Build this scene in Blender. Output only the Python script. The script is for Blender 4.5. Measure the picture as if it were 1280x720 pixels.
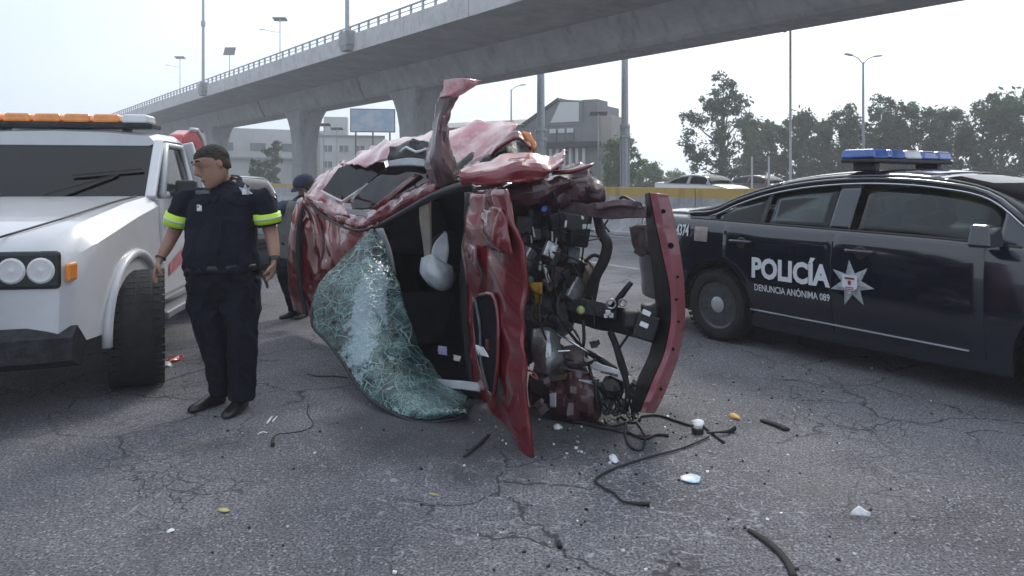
import bpy, bmesh, math, random
import numpy as np
from mathutils import Vector, Matrix, noise
scene = bpy.context.scene
for o in list(bpy.data.objects): bpy.data.objects.remove(o)
COL = scene.collection
R = math.radians
# ------------------------------------------------------------ camera, sky, sun, exposure
FPX, HX, HY, CAMH = 900.0, 640.0, 226.0, 1.5      # focal length in photo pixels, horizon row, eye height
cam_d = bpy.data.cameras.new('camera'); cam = bpy.data.objects.new('camera', cam_d); COL.objects.link(cam)
cam.location = (0, 0, CAMH); cam.rotation_euler = (R(90), 0, 0)
cam_d.sensor_width = 36; cam_d.lens = 36*FPX/1280; cam_d.shift_y = -(360-HY)/1280
cam_d.clip_start = .05; cam_d.clip_end = 3000
scene.camera = cam
scene.view_settings.view_transform = 'Standard'; scene.view_settings.look = 'None'
scene.view_settings.gamma = 1.0; scene.view_settings.exposure = 0.17
SUN_EL, SUN_AZ = R(40), R(22)                     # azimuth measured from +Y towards +X
sun_dir = Vector((math.sin(SUN_AZ)*math.cos(SUN_EL), math.cos(SUN_AZ)*math.cos(SUN_EL), math.sin(SUN_EL)))
W = bpy.data.worlds.new('World'); scene.world = W; W.use_nodes = True
nt = W.node_tree; nt.nodes.clear()
n_out = nt.nodes.new('ShaderNodeOutputWorld'); n_bg = nt.nodes.new('ShaderNodeBackground')
n_sky = nt.nodes.new('ShaderNodeTexSky'); n_sky.sky_type = 'NISHITA'; n_sky.sun_disc = False
n_sky.sun_elevation = SUN_EL; n_sky.sun_rotation = SUN_AZ
n_sky.dust_density = 4; n_sky.air_density = 1.0; n_sky.ozone_density = 1.0
n_bg.inputs['Strength'].default_value = 0.1
tc = nt.nodes.new('ShaderNodeTexCoord')
ns = nt.nodes.new('ShaderNodeTexNoise'); ns.inputs['Scale'].default_value = 2.2; ns.inputs['Detail'].default_value = 5
nt.links.new(tc.outputs['Generated'], ns.inputs['Vector'])
cr = nt.nodes.new('ShaderNodeValToRGB')
cr.color_ramp.elements[0].position = .35; cr.color_ramp.elements[0].color = (7.4, 8.8, 11.0, 1)
cr.color_ramp.elements[1].position = .65; cr.color_ramp.elements[1].color = (10.0, 11.0, 12.4, 1)
nt.links.new(ns.outputs['Fac'], cr.inputs['Fac'])
dot = nt.nodes.new('ShaderNodeVectorMath'); dot.operation = 'DOT_PRODUCT'
dot.inputs[1].default_value = sun_dir
nt.links.new(tc.outputs['Generated'], dot.inputs[0])
mr = nt.nodes.new('ShaderNodeMapRange'); mr.interpolation_type = 'SMOOTHSTEP'
mr.inputs['From Min'].default_value = .45; mr.inputs['From Max'].default_value = 1.0
mr.inputs['To Min'].default_value = 0; mr.inputs['To Max'].default_value = 1
nt.links.new(dot.outputs['Value'], mr.inputs['Value'])
glow = nt.nodes.new('ShaderNodeMix'); glow.data_type = 'RGBA'; glow.blend_type = 'ADD'; glow.inputs[7].default_value = (4.5, 4.3, 3.9, 1)
nt.links.new(mr.outputs['Result'], glow.inputs[0]); nt.links.new(cr.outputs['Color'], glow.inputs[6])
mixs = nt.nodes.new('ShaderNodeMix'); mixs.data_type = 'RGBA'; mixs.inputs[0].default_value = .82   # mostly high thin cloud
nt.links.new(n_sky.outputs['Color'], mixs.inputs[6]); nt.links.new(glow.outputs[2], mixs.inputs[7])
nt.links.new(mixs.outputs[2], n_bg.inputs['Color']); nt.links.new(n_bg.outputs['Background'], n_out.inputs['Surface'])
sun_l = bpy.data.lights.new('sun', 'SUN'); sun_l.energy = 1.5; sun_l.angle = R(12); sun_l.color = (1, .95, .86)
sun = bpy.data.objects.new('sun', sun_l); COL.objects.link(sun)
sun.rotation_euler = (-sun_dir).to_track_quat('-Z', 'Y').to_euler(); sun.location = (20, 60, 60)
scene.cycles.max_bounces = 6; scene.cycles.diffuse_bounces = 3; scene.cycles.glossy_bounces = 3
scene.cycles.transparent_max_bounces = 16; scene.cycles.volume_bounces = 1
try: scene.cycles.use_denoising = True
except Exception: pass

# ------------------------------------------------------------ helpers
def P(px, py, Y):
    return Vector(((px-HX)/FPX*Y, Y, CAMH-(py-HY)/FPX*Y))
def G(px, py, z=0.0):
    Y = (CAMH-z)*FPX/(py-HY)
    return Vector(((px-HX)/FPX*Y, Y, z))
def mat(name, col, rough=.6, metal=0.0, var=.0, vscale=8.0, bump=0.0, bscale=40.0, coat=0.0, spec=.5, col2=None, lo=.35, hi=.65, detail=6, rvar=0.0, emit=None):
    m = bpy.data.materials.new(name); m.use_nodes = True
    t = m.node_tree; b = t.nodes['Principled BSDF']
    b.inputs['Base Color'].default_value = (*col, 1); b.inputs['Roughness'].default_value = rough
    b.inputs['Metallic'].default_value = metal; b.inputs['Coat Weight'].default_value = coat
    b.inputs['Coat Roughness'].default_value = .06; b.inputs['Specular IOR Level'].default_value = spec
    co = t.nodes.new('ShaderNodeTexCoord')
    if var > 0 or col2:
        n = t.nodes.new('ShaderNodeTexNoise'); n.inputs['Scale'].default_value = vscale; n.inputs['Detail'].default_value = detail
        n.inputs['Roughness'].default_value = .65
        t.links.new(co.outputs['Object'], n.inputs['Vector'])
        r = t.nodes.new('ShaderNodeValToRGB'); r.color_ramp.elements[0].position = lo; r.color_ramp.elements[1].position = hi
        c2 = col2 or tuple(min(1, c*(1+var)) for c in col)
        c1 = col if col2 else tuple(c*(1-var) for c in col)
        r.color_ramp.elements[0].color = (*c1, 1); r.color_ramp.elements[1].color = (*c2, 1)
        t.links.new(n.outputs['Fac'], r.inputs['Fac']); t.links.new(r.outputs['Color'], b.inputs['Base Color'])
        if rvar:
            q = t.nodes.new('ShaderNodeMapRange'); q.inputs['To Min'].default_value = max(0, rough-rvar); q.inputs['To Max'].default_value = min(1, rough+rvar)
            q.inputs['From Min'].default_value = .3; q.inputs['From Max'].default_value = .7
            t.links.new(n.outputs['Fac'], q.inputs['Value']); t.links.new(q.outputs['Result'], b.inputs['Roughness'])
    if bump > 0:
        n2 = t.nodes.new('ShaderNodeTexNoise'); n2.inputs['Scale'].default_value = bscale; n2.inputs['Detail'].default_value = 5
        t.links.new(co.outputs['Object'], n2.inputs['Vector'])
        bp = t.nodes.new('ShaderNodeBump'); bp.inputs['Strength'].default_value = bump; bp.inputs['Distance'].default_value = .02
        t.links.new(n2.outputs['Fac'], bp.inputs['Height']); t.links.new(bp.outputs['Normal'], b.inputs['Normal'])
    if emit:
        b.inputs['Emission Color'].default_value = (*col, 1); b.inputs['Emission Strength'].default_value = emit
    return m
def glass_mat(name, tint, rough=.03, opac=.0, ior=1.5):
    m = bpy.data.materials.new(name); m.use_nodes = True; t = m.node_tree; t.nodes.clear()
    o = t.nodes.new('ShaderNodeOutputMaterial'); tr = t.nodes.new('ShaderNodeBsdfTransparent'); tr.inputs['Color'].default_value = (*tint, 1)
    g = t.nodes.new('ShaderNodeBsdfGlossy'); g.inputs['Roughness'].default_value = rough
    f = t.nodes.new('ShaderNodeFresnel'); f.inputs['IOR'].default_value = ior
    mx = t.nodes.new('ShaderNodeMixShader')
    t.links.new(f.outputs['Fac'], mx.inputs['Fac']); t.links.new(tr.outputs['BSDF'], mx.inputs[1]); t.links.new(g.outputs['BSDF'], mx.inputs[2])
    t.links.new(mx.outputs['Shader'], o.inputs['Surface'])
    return m
def wm(o):
    m = o.matrix_basis.copy()
    return wm(o.parent) @ m if o.parent else m
def tag(o, label=None, cat=None, group=None, kind=None):
    if label: o['label'] = label
    if cat: o['category'] = cat
    if group: o['group'] = group
    if kind: o['kind'] = kind
    return o
def empty(name, loc, rz=0, label=None, cat=None, group=None):
    o = bpy.data.objects.new(name, None); COL.objects.link(o); o.empty_display_size = .2
    o.location = loc; o.rotation_euler = (0, 0, rz)
    return tag(o, label, cat, group)
def kids(o): return [c for c in bpy.data.objects if c.parent == o]
def copy_tree(o, parent=None):
    ch = kids(o)
    c = o.copy(); COL.objects.link(c)
    if parent: c.parent = parent
    for k in ch: copy_tree(k, c)
    return c
def catmull(pts, n):
    pts = [Vector(p) for p in pts]
    if len(pts) < 3 or n <= 1:
        if n <= 1: return pts
        out = []
        for i in range(len(pts)-1):
            for k in range(n): out.append(pts[i].lerp(pts[i+1], k/n))
        return out+[pts[-1]]
    out = []
    for i in range(len(pts)-1):
        p0 = pts[i-1] if i > 0 else pts[0]*2-pts[1]
        p1, p2 = pts[i], pts[i+1]
        p3 = pts[i+2] if i+2 < len(pts) else pts[-1]*2-pts[-2]
        for k in range(n):
            t = k/n
            out.append(.5*((2*p1)+(p2-p0)*t+(2*p0-5*p1+4*p2-p3)*t*t+(3*p1-p0-3*p2+p3)*t**3))
    out.append(pts[-1]); return out
def crumple(q, seed=0):
    """straight-edged folds, like sheet metal that has buckled"""
    rnd_ = random.Random(int(seed)*13+1); h = 0
    w = q+Vector((noise.noise(q*.6), noise.noise(q*.6+Vector((7, 0, 0))), noise.noise(q*.6+Vector((0, 7, 0)))))*.55
    for k in range(4):
        d = Vector((rnd_.gauss(0, 1), rnd_.gauss(0, 1), rnd_.gauss(0, 1))).normalized()
        x = w.dot(d)*(.55+.3*k)+rnd_.random()*3; t = abs(x-math.floor(x)-.5)*4-1
        h += t*(.52-.1*k)*(.35+.65*max(0, min(1, .5+1.5*noise.noise(q*.45+d*5))))
    return h+.55*noise.noise(q*.45)
class MB:
    def __init__(s): s.v = []; s.f = []; s.mi = []; s.cur = 0
    def add(s, vs, fs):
        b = len(s.v); s.v += [Vector(v) for v in vs]; s.f += [[i+b for i in f] for f in fs]; s.mi += [s.cur]*len(fs); return s
    def box(s, c, size, M=None, taper=1.0):
        hx, hy, hz = size[0]/2, size[1]/2, size[2]/2
        vs = [Vector((x*(taper if z > 0 else 1), y*(taper if z > 0 else 1), z)) for x in (-hx, hx) for y in (-hy, hy) for z in (-hz, hz)]
        if M is not None: vs = [M @ v for v in vs]
        vs = [v+Vector(c) for v in vs]
        return s.add(vs, [(0, 1, 3, 2), (4, 6, 7, 5), (0, 4, 5, 1), (2, 3, 7, 6), (0, 2, 6, 4), (1, 5, 7, 3)])
    def bar(s, a, b, w, h, up=(0, 0, 1)):
        a, b = Vector(a), Vector(b); d = (b-a); L = d.length
        if L < 1e-6: return s
        d.normalize(); u = Vector(up)
        if abs(d.dot(u)) > .98: u = Vector((1, 0, 0))
        x = d.cross(u).normalized(); u = x.cross(d)
        M = Matrix((x, u, d)).transposed()
        return s.box((a+b)/2, (w, h, L), M)
    def ring_loft(s, rings, cap=True, closed=True):
        n = len(rings[0]); vs = [p for r in rings for p in r]; fs = []
        for i in range(len(rings)-1):
            for j in range(n if closed else n-1):
                k = (j+1) % n
                fs.append((i*n+j, i*n+k, (i+1)*n+k, (i+1)*n+j))
        if cap and closed:
            fs.append(tuple(range(n-1, -1, -1))); fs.append(tuple((len(rings)-1)*n+j for j in range(n)))
        return s.add(vs, fs)
    def tube(s, pts, r, n=8, sub=1, flat=1.0, flatdir=None):
        if sub > 1:
            rr = r if isinstance(r, (list, tuple)) else [r]*len(pts)
            R3 = catmull([Vector((x, 0, 0)) for x in rr], sub); r = [max(.0005, q.x) for q in R3]
            pts = catmull(pts, sub)
        pts = [Vector(p) for p in pts]
        if not isinstance(r, (list, tuple)): r = [r]*len(pts)
        rings = []; prev = None
        for i, p in enumerate(pts):
            d = (pts[min(i+1, len(pts)-1)]-pts[max(i-1, 0)])
            if d.length < 1e-9: d = Vector((0, 0, 1))
            d.normalize()
            if prev is None:
                u = Vector(flatdir) if flatdir else (Vector((0, 0, 1)) if abs(d.z) < .9 else Vector((1, 0, 0)))
            else: u = prev
            u = (u-d*u.dot(d))
            if u.length < 1e-6: u = d.orthogonal()
            u.normalize(); prev = u; w = d.cross(u)
            rings.append([p+u*math.cos(a)*r[i]*flat+w*math.sin(a)*r[i] for a in [2*math.pi*k/n for k in range(n)]])
        return s.ring_loft(rings)
    def lathe(s, prof, n, c=(0, 0, 0), axis='Y', M=None, cap=True):
        rings = []
        for a, r in prof:
            ring = []
            for k in range(n):
                t = 2*math.pi*k/n; x, z = r*math.cos(t), r*math.sin(t)
                v = Vector((x, a, z)) if axis == 'Y' else (Vector((x, z, a)) if axis == 'Z' else Vector((a, x, z)))
                if M is not None: v = M @ v
                ring.append(v+Vector(c))
            rings.append(ring)
        return s.ring_loft(rings, cap=cap)
    def prism(s, poly, off):
        n = len(poly); off = Vector(off); vs = [Vector(p) for p in poly]+[Vector(p)+off for p in poly]
        fs = [tuple(range(n)), tuple(range(2*n-1, n-1, -1))]+[(i, (i+1) % n, n+(i+1) % n, n+i) for i in range(n)]
        return s.add(vs, fs)
    def patch(s, rows, su=4, sv=4, amp=0.0, freq=4.0, seed=0, ridge=True, rag=0.0):
        rr = [catmull(r, su) for r in rows]
        cols = [catmull([r[j] for r in rr], sv) for j in range(len(rr[0]))]
        nv, nu = len(cols[0]), len(cols)
        g = [[cols[j][i] for j in range(nu)] for i in range(nv)]
        if amp or rag:
            out = [[None]*nu for _ in range(nv)]
            for i in range(nv):
                for j in range(nu):
                    a = g[i][min(j+1, nu-1)]-g[i][max(j-1, 0)]; b = g[min(i+1, nv-1)][j]-g[max(i-1, 0)][j]
                    nn = a.cross(b)
                    nn = nn.normalized() if nn.length > 1e-9 else Vector((0, 0, 1))
                    q = g[i][j]*freq+Vector((seed*7.3, seed*3.1, seed*1.7))
                    h = noise.noise(q)
                    if ridge: h = crumple(q, seed)
                    p = g[i][j]+nn*h*amp
                    if rag and (i in (0, nv-1) or j in (0, nu-1)):
                        p = p+Vector((noise.noise(q*4), noise.noise(q*4+Vector((9, 0, 0))), noise.noise(q*4+Vector((0, 9, 0)))))*rag
                    out[i][j] = p
            g = out
        vs = [p for r in g for p in r]
        fs = [(i*nu+j, i*nu+j+1, (i+1)*nu+j+1, (i+1)*nu+j) for i in range(nv-1) for j in range(nu-1)]
        return s.add(vs, fs)
    def mesh(s, name, inv=None):
        me = bpy.data.meshes.new(name)
        me.from_pydata([tuple(inv @ v) if inv else tuple(v) for v in s.v], [], s.f)
        me.polygons.foreach_set('material_index', s.mi)
        bm = bmesh.new(); bm.from_mesh(me); bmesh.ops.recalc_face_normals(bm, faces=bm.faces); bm.to_mesh(me); bm.free()
        return me
    def build(s, name, m, parent=None, world=False, bevel=0, smooth=False, solid=0, sub=0, kind=None, label=None, solid_off=-1, seg=2):
        inv = wm(parent).inverted() if (parent and world) else None
        return link(name, s.mesh(name, inv), m, parent, bevel, smooth, solid, sub, kind, label, solid_off, seg)
def link(name, me, m, parent=None, bevel=0, smooth=False, solid=0, sub=0, kind=None, label=None, solid_off=-1, seg=2):
    o = bpy.data.objects.new(name, me); COL.objects.link(o)
    for q in (m if isinstance(m, (list, tuple)) else [m]): me.materials.append(q)
    if parent: o.parent = parent
    if solid:
        md = o.modifiers.new('s', 'SOLIDIFY'); md.thickness = solid; md.offset = solid_off
    if sub:
        md = o.modifiers.new('u', 'SUBSURF'); md.levels = sub; md.render_levels = sub
    if bevel:
        md = o.modifiers.new('b', 'BEVEL'); md.width = bevel; md.segments = seg; md.limit_method = 'ANGLE'; md.angle_limit = R(35)
    if smooth:
        me.polygons.foreach_set('use_smooth', [True]*len(me.polygons))
        if smooth != 'all':
            try: me.set_sharp_from_angle(angle=R(38))
            except Exception: pass
    if kind: o['kind'] = kind
    if label: o['label'] = label
    return o
def remeshed(mb, voxel, smooth=6, inv=None, fac=.5):
    me = mb.mesh('tmp', inv); o = bpy.data.objects.new('tmp', me); COL.objects.link(o)
    md = o.modifiers.new('r', 'REMESH'); md.mode = 'VOXEL'; md.voxel_size = voxel
    if smooth:
        ms = o.modifiers.new('s', 'SMOOTH'); ms.iterations = smooth; ms.factor = fac
    dg = bpy.context.evaluated_depsgraph_get()
    out = bpy.data.meshes.new_from_object(o.evaluated_get(dg))
    bpy.data.objects.remove(o); bpy.data.meshes.remove(me)
    return out
def arch_cut(o, places, dark):
    """cut round wheel arches: places = (x, z, radius, y_in, y_out)"""
    if len(o.data.materials) < 2: o.data.materials.append(dark)
    for x, z, r_, y0, y1 in places:
        c = MB(); c.lathe([(y0, r_), (y1, r_)], 40, (x, 0, z)); cm = c.mesh('cut'); cm.materials.append(o.data.materials[0]); cm.materials.append(dark)
        for p_ in cm.polygons: p_.material_index = 1
        co = bpy.data.objects.new('cut', cm); COL.objects.link(co)
        md = o.modifiers.new('b', 'BOOLEAN'); md.object = co; md.operation = 'DIFFERENCE'; md.solver = 'EXACT'; md.use_self = True
        dg = bpy.context.evaluated_depsgraph_get(); me = bpy.data.meshes.new_from_object(o.evaluated_get(dg)); o.modifiers.clear(); o.data = me
        bpy.data.objects.remove(co)
    try: o.data.set_sharp_from_angle(angle=R(40))
    except Exception: pass
def text_mesh(body, size, bold=0.0):
    c = bpy.data.curves.new('t', 'FONT'); c.body = body; c.size = size; c.offset = bold; c.resolution_u = 3
    c.align_x = 'LEFT'
    o = bpy.data.objects.new('t', c); COL.objects.link(o)
    dg = bpy.context.evaluated_depsgraph_get(); dg.update()
    me = bpy.data.meshes.new_from_object(o.evaluated_get(dg)); bpy.data.objects.remove(o)
    return me

# ------------------------------------------------------------ materials
M = {}
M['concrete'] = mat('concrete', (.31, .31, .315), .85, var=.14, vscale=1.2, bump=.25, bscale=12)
def streaks(m, k=.45, zs=.12, sc=2.2, lo=.52, hi=.75):
    t = m.node_tree; b = t.nodes['Principled BSDF']; src = b.inputs['Base Color'].links[0].from_socket; co = t.nodes.new('ShaderNodeTexCoord')
    mp = t.nodes.new('ShaderNodeMapping'); mp.inputs['Scale'].default_value = (sc, sc, sc*zs); t.links.new(co.outputs['Object'], mp.inputs['Vector'])
    n = t.nodes.new('ShaderNodeTexNoise'); n.inputs['Scale'].default_value = 1; n.inputs['Detail'].default_value = 7; n.inputs['Roughness'].default_value = .7; t.links.new(mp.outputs['Vector'], n.inputs['Vector'])
    r = t.nodes.new('ShaderNodeValToRGB'); r.color_ramp.elements[0].position = lo; r.color_ramp.elements[1].position = hi
    r.color_ramp.elements[0].color = (1, 1, 1, 1); r.color_ramp.elements[1].color = (1-k, 1-k, 1-k*.97, 1); t.links.new(n.outputs['Fac'], r.inputs['Fac'])
    x = t.nodes.new('ShaderNodeMix'); x.data_type = 'RGBA'; x.blend_type = 'MULTIPLY'; x.inputs[0].default_value = 1; t.links.new(src, x.inputs[6]); t.links.new(r.outputs['Color'], x.inputs[7]); t.links.new(x.outputs[2], b.inputs['Base Color'])
streaks(M['concrete'], .5, .12, 1.6)
M['parapet'] = mat('parapet_lit_concrete', (.50, .50, .50), .85, var=.10, vscale=1.0, bump=.2, bscale=12); streaks(M['parapet'], .42, .5, 2.2)  # paler than the girder: brighter light on the parapet is put into its colour
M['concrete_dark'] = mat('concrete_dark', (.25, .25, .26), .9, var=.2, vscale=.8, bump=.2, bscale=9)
M['steel'] = mat('galvanised_steel', (.33, .35, .37), .45, .6, var=.12, vscale=5)
M['steel_white'] = mat('white_pole_paint', (.62, .63, .62), .5, var=.06)
M['black_plastic'] = mat('black_plastic', (.018, .018, .02), .5, var=.25, vscale=20)
M['black_metal'] = mat('black_metal', (.022, .023, .027), .42, .4, var=.5, vscale=14, bump=.2, bscale=60)
M['rubber'] = mat('rubber', (.015, .015, .016), .8, var=.4, vscale=12, bump=.3, bscale=90)
M['chrome'] = mat('chrome', (.62, .63, .65), .15, 1)
M['alu'] = mat('cast_aluminium', (.5, .51, .52), .38, .85, var=.22, vscale=18, bump=.3, bscale=50)
M['white_paint'] = mat('white_paint', (.62, .62, .63), .32, var=.07, vscale=3, coat=.6)
M['navy_paint'] = mat('navy_paint', (.003, .005, .014), .16, var=.15, vscale=3, coat=1.0)
M['solar'] = mat('solar_panel', (.06, .06, .08), .5, .0, var=.15)
M['glass'] = glass_mat('window_glass', (.46, .51, .51))
M['glass_dark'] = glass_mat('dark_window_glass', (.20, .23, .24))
M['lamp_clear'] = mat('lamp_lens', (.62, .62, .62), .12, var=.1, coat=1)
M['lamp_red'] = mat('red_lens', (.30, .012, .012), .15, coat=1)
M['lamp_amber'] = mat('amber_lens', (.75, .24, .03), .2, coat=1, var=.2)
M['lamp_blue'] = mat('blue_lens', (.03, .10, .38), .15, coat=1, var=.3)
M['decal_white'] = mat('white_decal', (.66, .67, .70), .45)
M['decal_silver'] = mat('silver_decal', (.42, .44, .47), .35, .3, var=.3, vscale=30)
# ------------------------------------------------------------ ground, road, markings
def asphalt():
    m = bpy.data.materials.new('asphalt'); m.use_nodes = True; t = m.node_tree; b = t.nodes['Principled BSDF']
    N = lambda k: t.nodes.new(k)
    co = N('ShaderNodeTexCoord')
    def noise_n(sc, det=5, ro=.6, vec=None):
        n = N('ShaderNodeTexNoise'); n.inputs['Scale'].default_value = sc; n.inputs['Detail'].default_value = det; n.inputs['Roughness'].default_value = ro
        t.links.new(vec or co.outputs['Object'], n.inputs['Vector']); return n
    def ramp(src, a, b_, ca, cb):
        r = N('ShaderNodeValToRGB'); r.color_ramp.elements[0].position = a; r.color_ramp.elements[1].position = b_
        r.color_ramp.elements[0].color = (*ca, 1); r.color_ramp.elements[1].color = (*cb, 1); t.links.new(src, r.inputs['Fac']); return r
    def mix(fac, a, b_, mode='MIX', fv=None):
        x = N('ShaderNodeMix'); x.data_type = 'RGBA'; x.blend_type = mode
        if fac is not None: t.links.new(fac, x.inputs[0])
        if fv is not None: x.inputs[0].default_value = fv
        for s, v in ((6, a), (7, b_)):
            if isinstance(v, tuple): x.inputs[s].default_value = (*v, 1)
            else: t.links.new(v, x.inputs[s])
        return x.outputs[2]
    big = ramp(noise_n(.55, 7, .68).outputs['Fac'], .33, .62, (.074, .074, .081), (.168, .166, .177))
    agg = ramp(noise_n(80, 2, .6).outputs['Fac'], .36, .64, (.26, .26, .27), (1.85, 1.84, 1.86))
    c = mix(None, big.outputs['Color'], agg.outputs['Color'], 'MULTIPLY', .85)
    pebv = N('ShaderNodeTexVoronoi'); pebv.inputs['Scale'].default_value = 110; t.links.new(co.outputs['Object'], pebv.inputs['Vector'])
    peb = ramp(pebv.outputs['Color'], .80, .86, (0, 0, 0), (1, 1, 1))
    c = mix(peb.outputs['Color'], c, (.30, .30, .32))
    # cracks: warped cells, patchy
    wn = noise_n(1.7, 4, .6)
    wv = N('ShaderNodeVectorMath'); wv.operation = 'MULTIPLY_ADD'; wv.inputs[1].default_value = (.55, .55, .55)
    t.links.new(wn.outputs['Color'], wv.inputs[0]); t.links.new(co.outputs['Object'], wv.inputs[2])
    def cracks(scale, width, patch_scale, p0, p1):
        v = N('ShaderNodeTexVoronoi'); v.feature = 'DISTANCE_TO_EDGE'; v.inputs['Scale'].default_value = scale; t.links.new(wv.outputs[0], v.inputs['Vector'])
        line = ramp(v.outputs['Distance'], width*.35, width, (1, 1, 1), (0, 0, 0))
        pn = ramp(noise_n(patch_scale, 3).outputs['Fac'], p0, p1, (0, 0, 0), (1, 1, 1))
        return mix(None, line.outputs['Color'], pn.outputs['Color'], 'MULTIPLY', 1.0)
    k1 = cracks(1.3, .014, .5, .44, .54); k2 = cracks(6.5, .030, .7, .54, .62); k3 = cracks(16, .07, .6, .50, .62)
    kk = mix(None, k1, k2, 'LIGHTEN', 1.0); kk = mix(None, kk, k3, 'LIGHTEN', .6); kk = mix(None, kk, (.9, .9, .9), 'MULTIPLY', 1.0)
    c = mix(kk, c, (.034, .034, .040))
    # pale scuffs, short streaks
    mp = N('ShaderNodeMapping'); mp.inputs['Rotation'].default_value = (0, 0, R(35)); mp.inputs['Scale'].default_value = (22, 4.5, 1)
    t.links.new(co.outputs['Object'], mp.inputs['Vector'])
    st = ramp(noise_n(1, 4, .7, mp.outputs['Vector']).outputs['Fac'], .60, .70, (0, 0, 0), (1, 1, 1))
    sp = ramp(noise_n(.8, 2).outputs['Fac'], .46, .62, (0, 0, 0), (.62, .62, .62))
    sc = mix(None, st.outputs['Color'], sp.outputs['Color'], 'MULTIPLY', 1.0)
    c = mix(sc, c, (.29, .29, .31))
    # scrape network ground into the surface around the wreck, and the wreck's shade painted dark under it
    def spot(cx, cy, sx, sy_, r0, r1):
        mp_ = N('ShaderNodeMapping'); mp_.inputs['Location'].default_value = (-cx/sx, -cy/sy_, 0); mp_.inputs['Scale'].default_value = (1/sx, 1/sy_, 0); t.links.new(co.outputs['Object'], mp_.inputs['Vector'])
        ln = N('ShaderNodeVectorMath'); ln.operation = 'LENGTH'; t.links.new(mp_.outputs['Vector'], ln.inputs[0])
        nn_ = noise_n(1.6, 4); ad_ = N('ShaderNodeMath'); ad_.operation = 'MULTIPLY_ADD'; ad_.inputs[1].default_value = .9; t.links.new(nn_.outputs['Fac'], ad_.inputs[0]); t.links.new(ln.outputs['Value'], ad_.inputs[2])
        return ramp(ad_.outputs[0], r0, r1, (1, 1, 1), (0, 0, 0)).outputs['Color']
    v2 = N('ShaderNodeTexVoronoi'); v2.feature = 'DISTANCE_TO_EDGE'; v2.inputs['Scale'].default_value = 7.5; t.links.new(wv.outputs[0], v2.inputs['Vector'])
    l2 = ramp(v2.outputs['Distance'], .012, .05, (1, 1, 1), (0, 0, 0)).outputs['Color']
    l2 = mix(None, l2, ramp(noise_n(24, 3).outputs['Fac'], .44, .6, (0, 0, 0), (1, 1, 1)).outputs['Color'], 'MULTIPLY', 1.0)
    c = mix(mix(None, mix(None, l2, spot(.35, 3.45, 2.3, 1.25, .9, 1.5), 'MULTIPLY', 1.0), (.85, .85, .85), 'MULTIPLY', 1.0), c, (.36, .36, .39))
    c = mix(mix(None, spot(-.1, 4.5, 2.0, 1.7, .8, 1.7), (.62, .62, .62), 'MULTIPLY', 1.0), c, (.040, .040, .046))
    # oil and water stains
    oil = ramp(noise_n(.9, 4, .55).outputs['Fac'], .60, .74, (0, 0, 0), (.6, .6, .6))
    c = mix(oil.outputs['Color'], c, (.05, .05, .055))
    t.links.new(c, b.inputs['Base Color'])
    rg = ramp(noise_n(.9, 4, .55).outputs['Fac'], .55, .75, (.78, .78, .78), (.5, .5, .5)); t.links.new(rg.outputs['Color'], b.inputs['Roughness'])
    b.inputs['Specular IOR Level'].default_value = .4
    hn = noise_n(60, 4, .75); sub = N('ShaderNodeMath'); sub.operation = 'SUBTRACT'
    t.links.new(hn.outputs['Fac'], sub.inputs[0]); t.links.new(kk, sub.inputs[1])
    bp = N('ShaderNodeBump'); bp.inputs['Strength'].default_value = .8; bp.inputs['Distance'].default_value = .012
    t.links.new(sub.outputs[0], bp.inputs['Height']); t.links.new(bp.outputs['Normal'], b.inputs['Normal'])
    return m
M['asphalt'] = asphalt()
M['ground'] = mat('dusty_ground', (.13, .125, .115), .95, var=.25, vscale=.3)
M['line'] = mat('worn_white_line', (.16, .16, .165), .8, col2=(.42, .42, .41), vscale=9, lo=.38, hi=.6)
AX = math.atan2(599, 900)                                    # the road runs away to the left of the view
RD = Vector((-math.sin(AX), math.cos(AX), 0)); RN = Vector((math.cos(AX), math.sin(AX), 0))
def road_pt(s, t, z=0): return RN*s+RD*t+Vector((0, 0, z))
def sheet(name, m, s0, s1, t0, t1, z, kind='structure'):
    mb = MB(); mb.add([road_pt(s0, t0, z), road_pt(s1, t0, z), road_pt(s1, t1, z), road_pt(s0, t1, z)], [(0, 1, 2, 3)])
    return mb.build(name, m, kind=kind)
mb = MB(); mb.add([(-1500, -300, -.02), (1500, -300, -.02), (1500, 1500, -.02), (-1500, 1500, -.02)], [(0, 1, 2, 3)])
mb.build('ground', M['ground'], kind='structure')
BS = G(860, 300).dot(RN)                                      # how far to the side the median barrier stands
sheet('road', M['asphalt'], -40, BS+.35, -60, 220, 0)
sheet('far_road', M['asphalt'], BS+.35, BS+40, -60, 220, .25)
ls = G(775, 333).dot(RN)
mb = MB()
for k in range(-2, 12):
    t0 = G(775, 333).dot(RD)-4.2+k*11
    mb.add([road_pt(ls-.07, t0, .004), road_pt(ls+.07, t0, .004), road_pt(ls+.07, t0+6.5, .004), road_pt(ls-.07, t0+6.5, .004)], [(0, 1, 2, 3)])
mb.build('lane_marking', M['line'], kind='structure')
sheet('edge_line', M['line'], BS-.75, BS-.63, -50, 200, .004)

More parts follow.
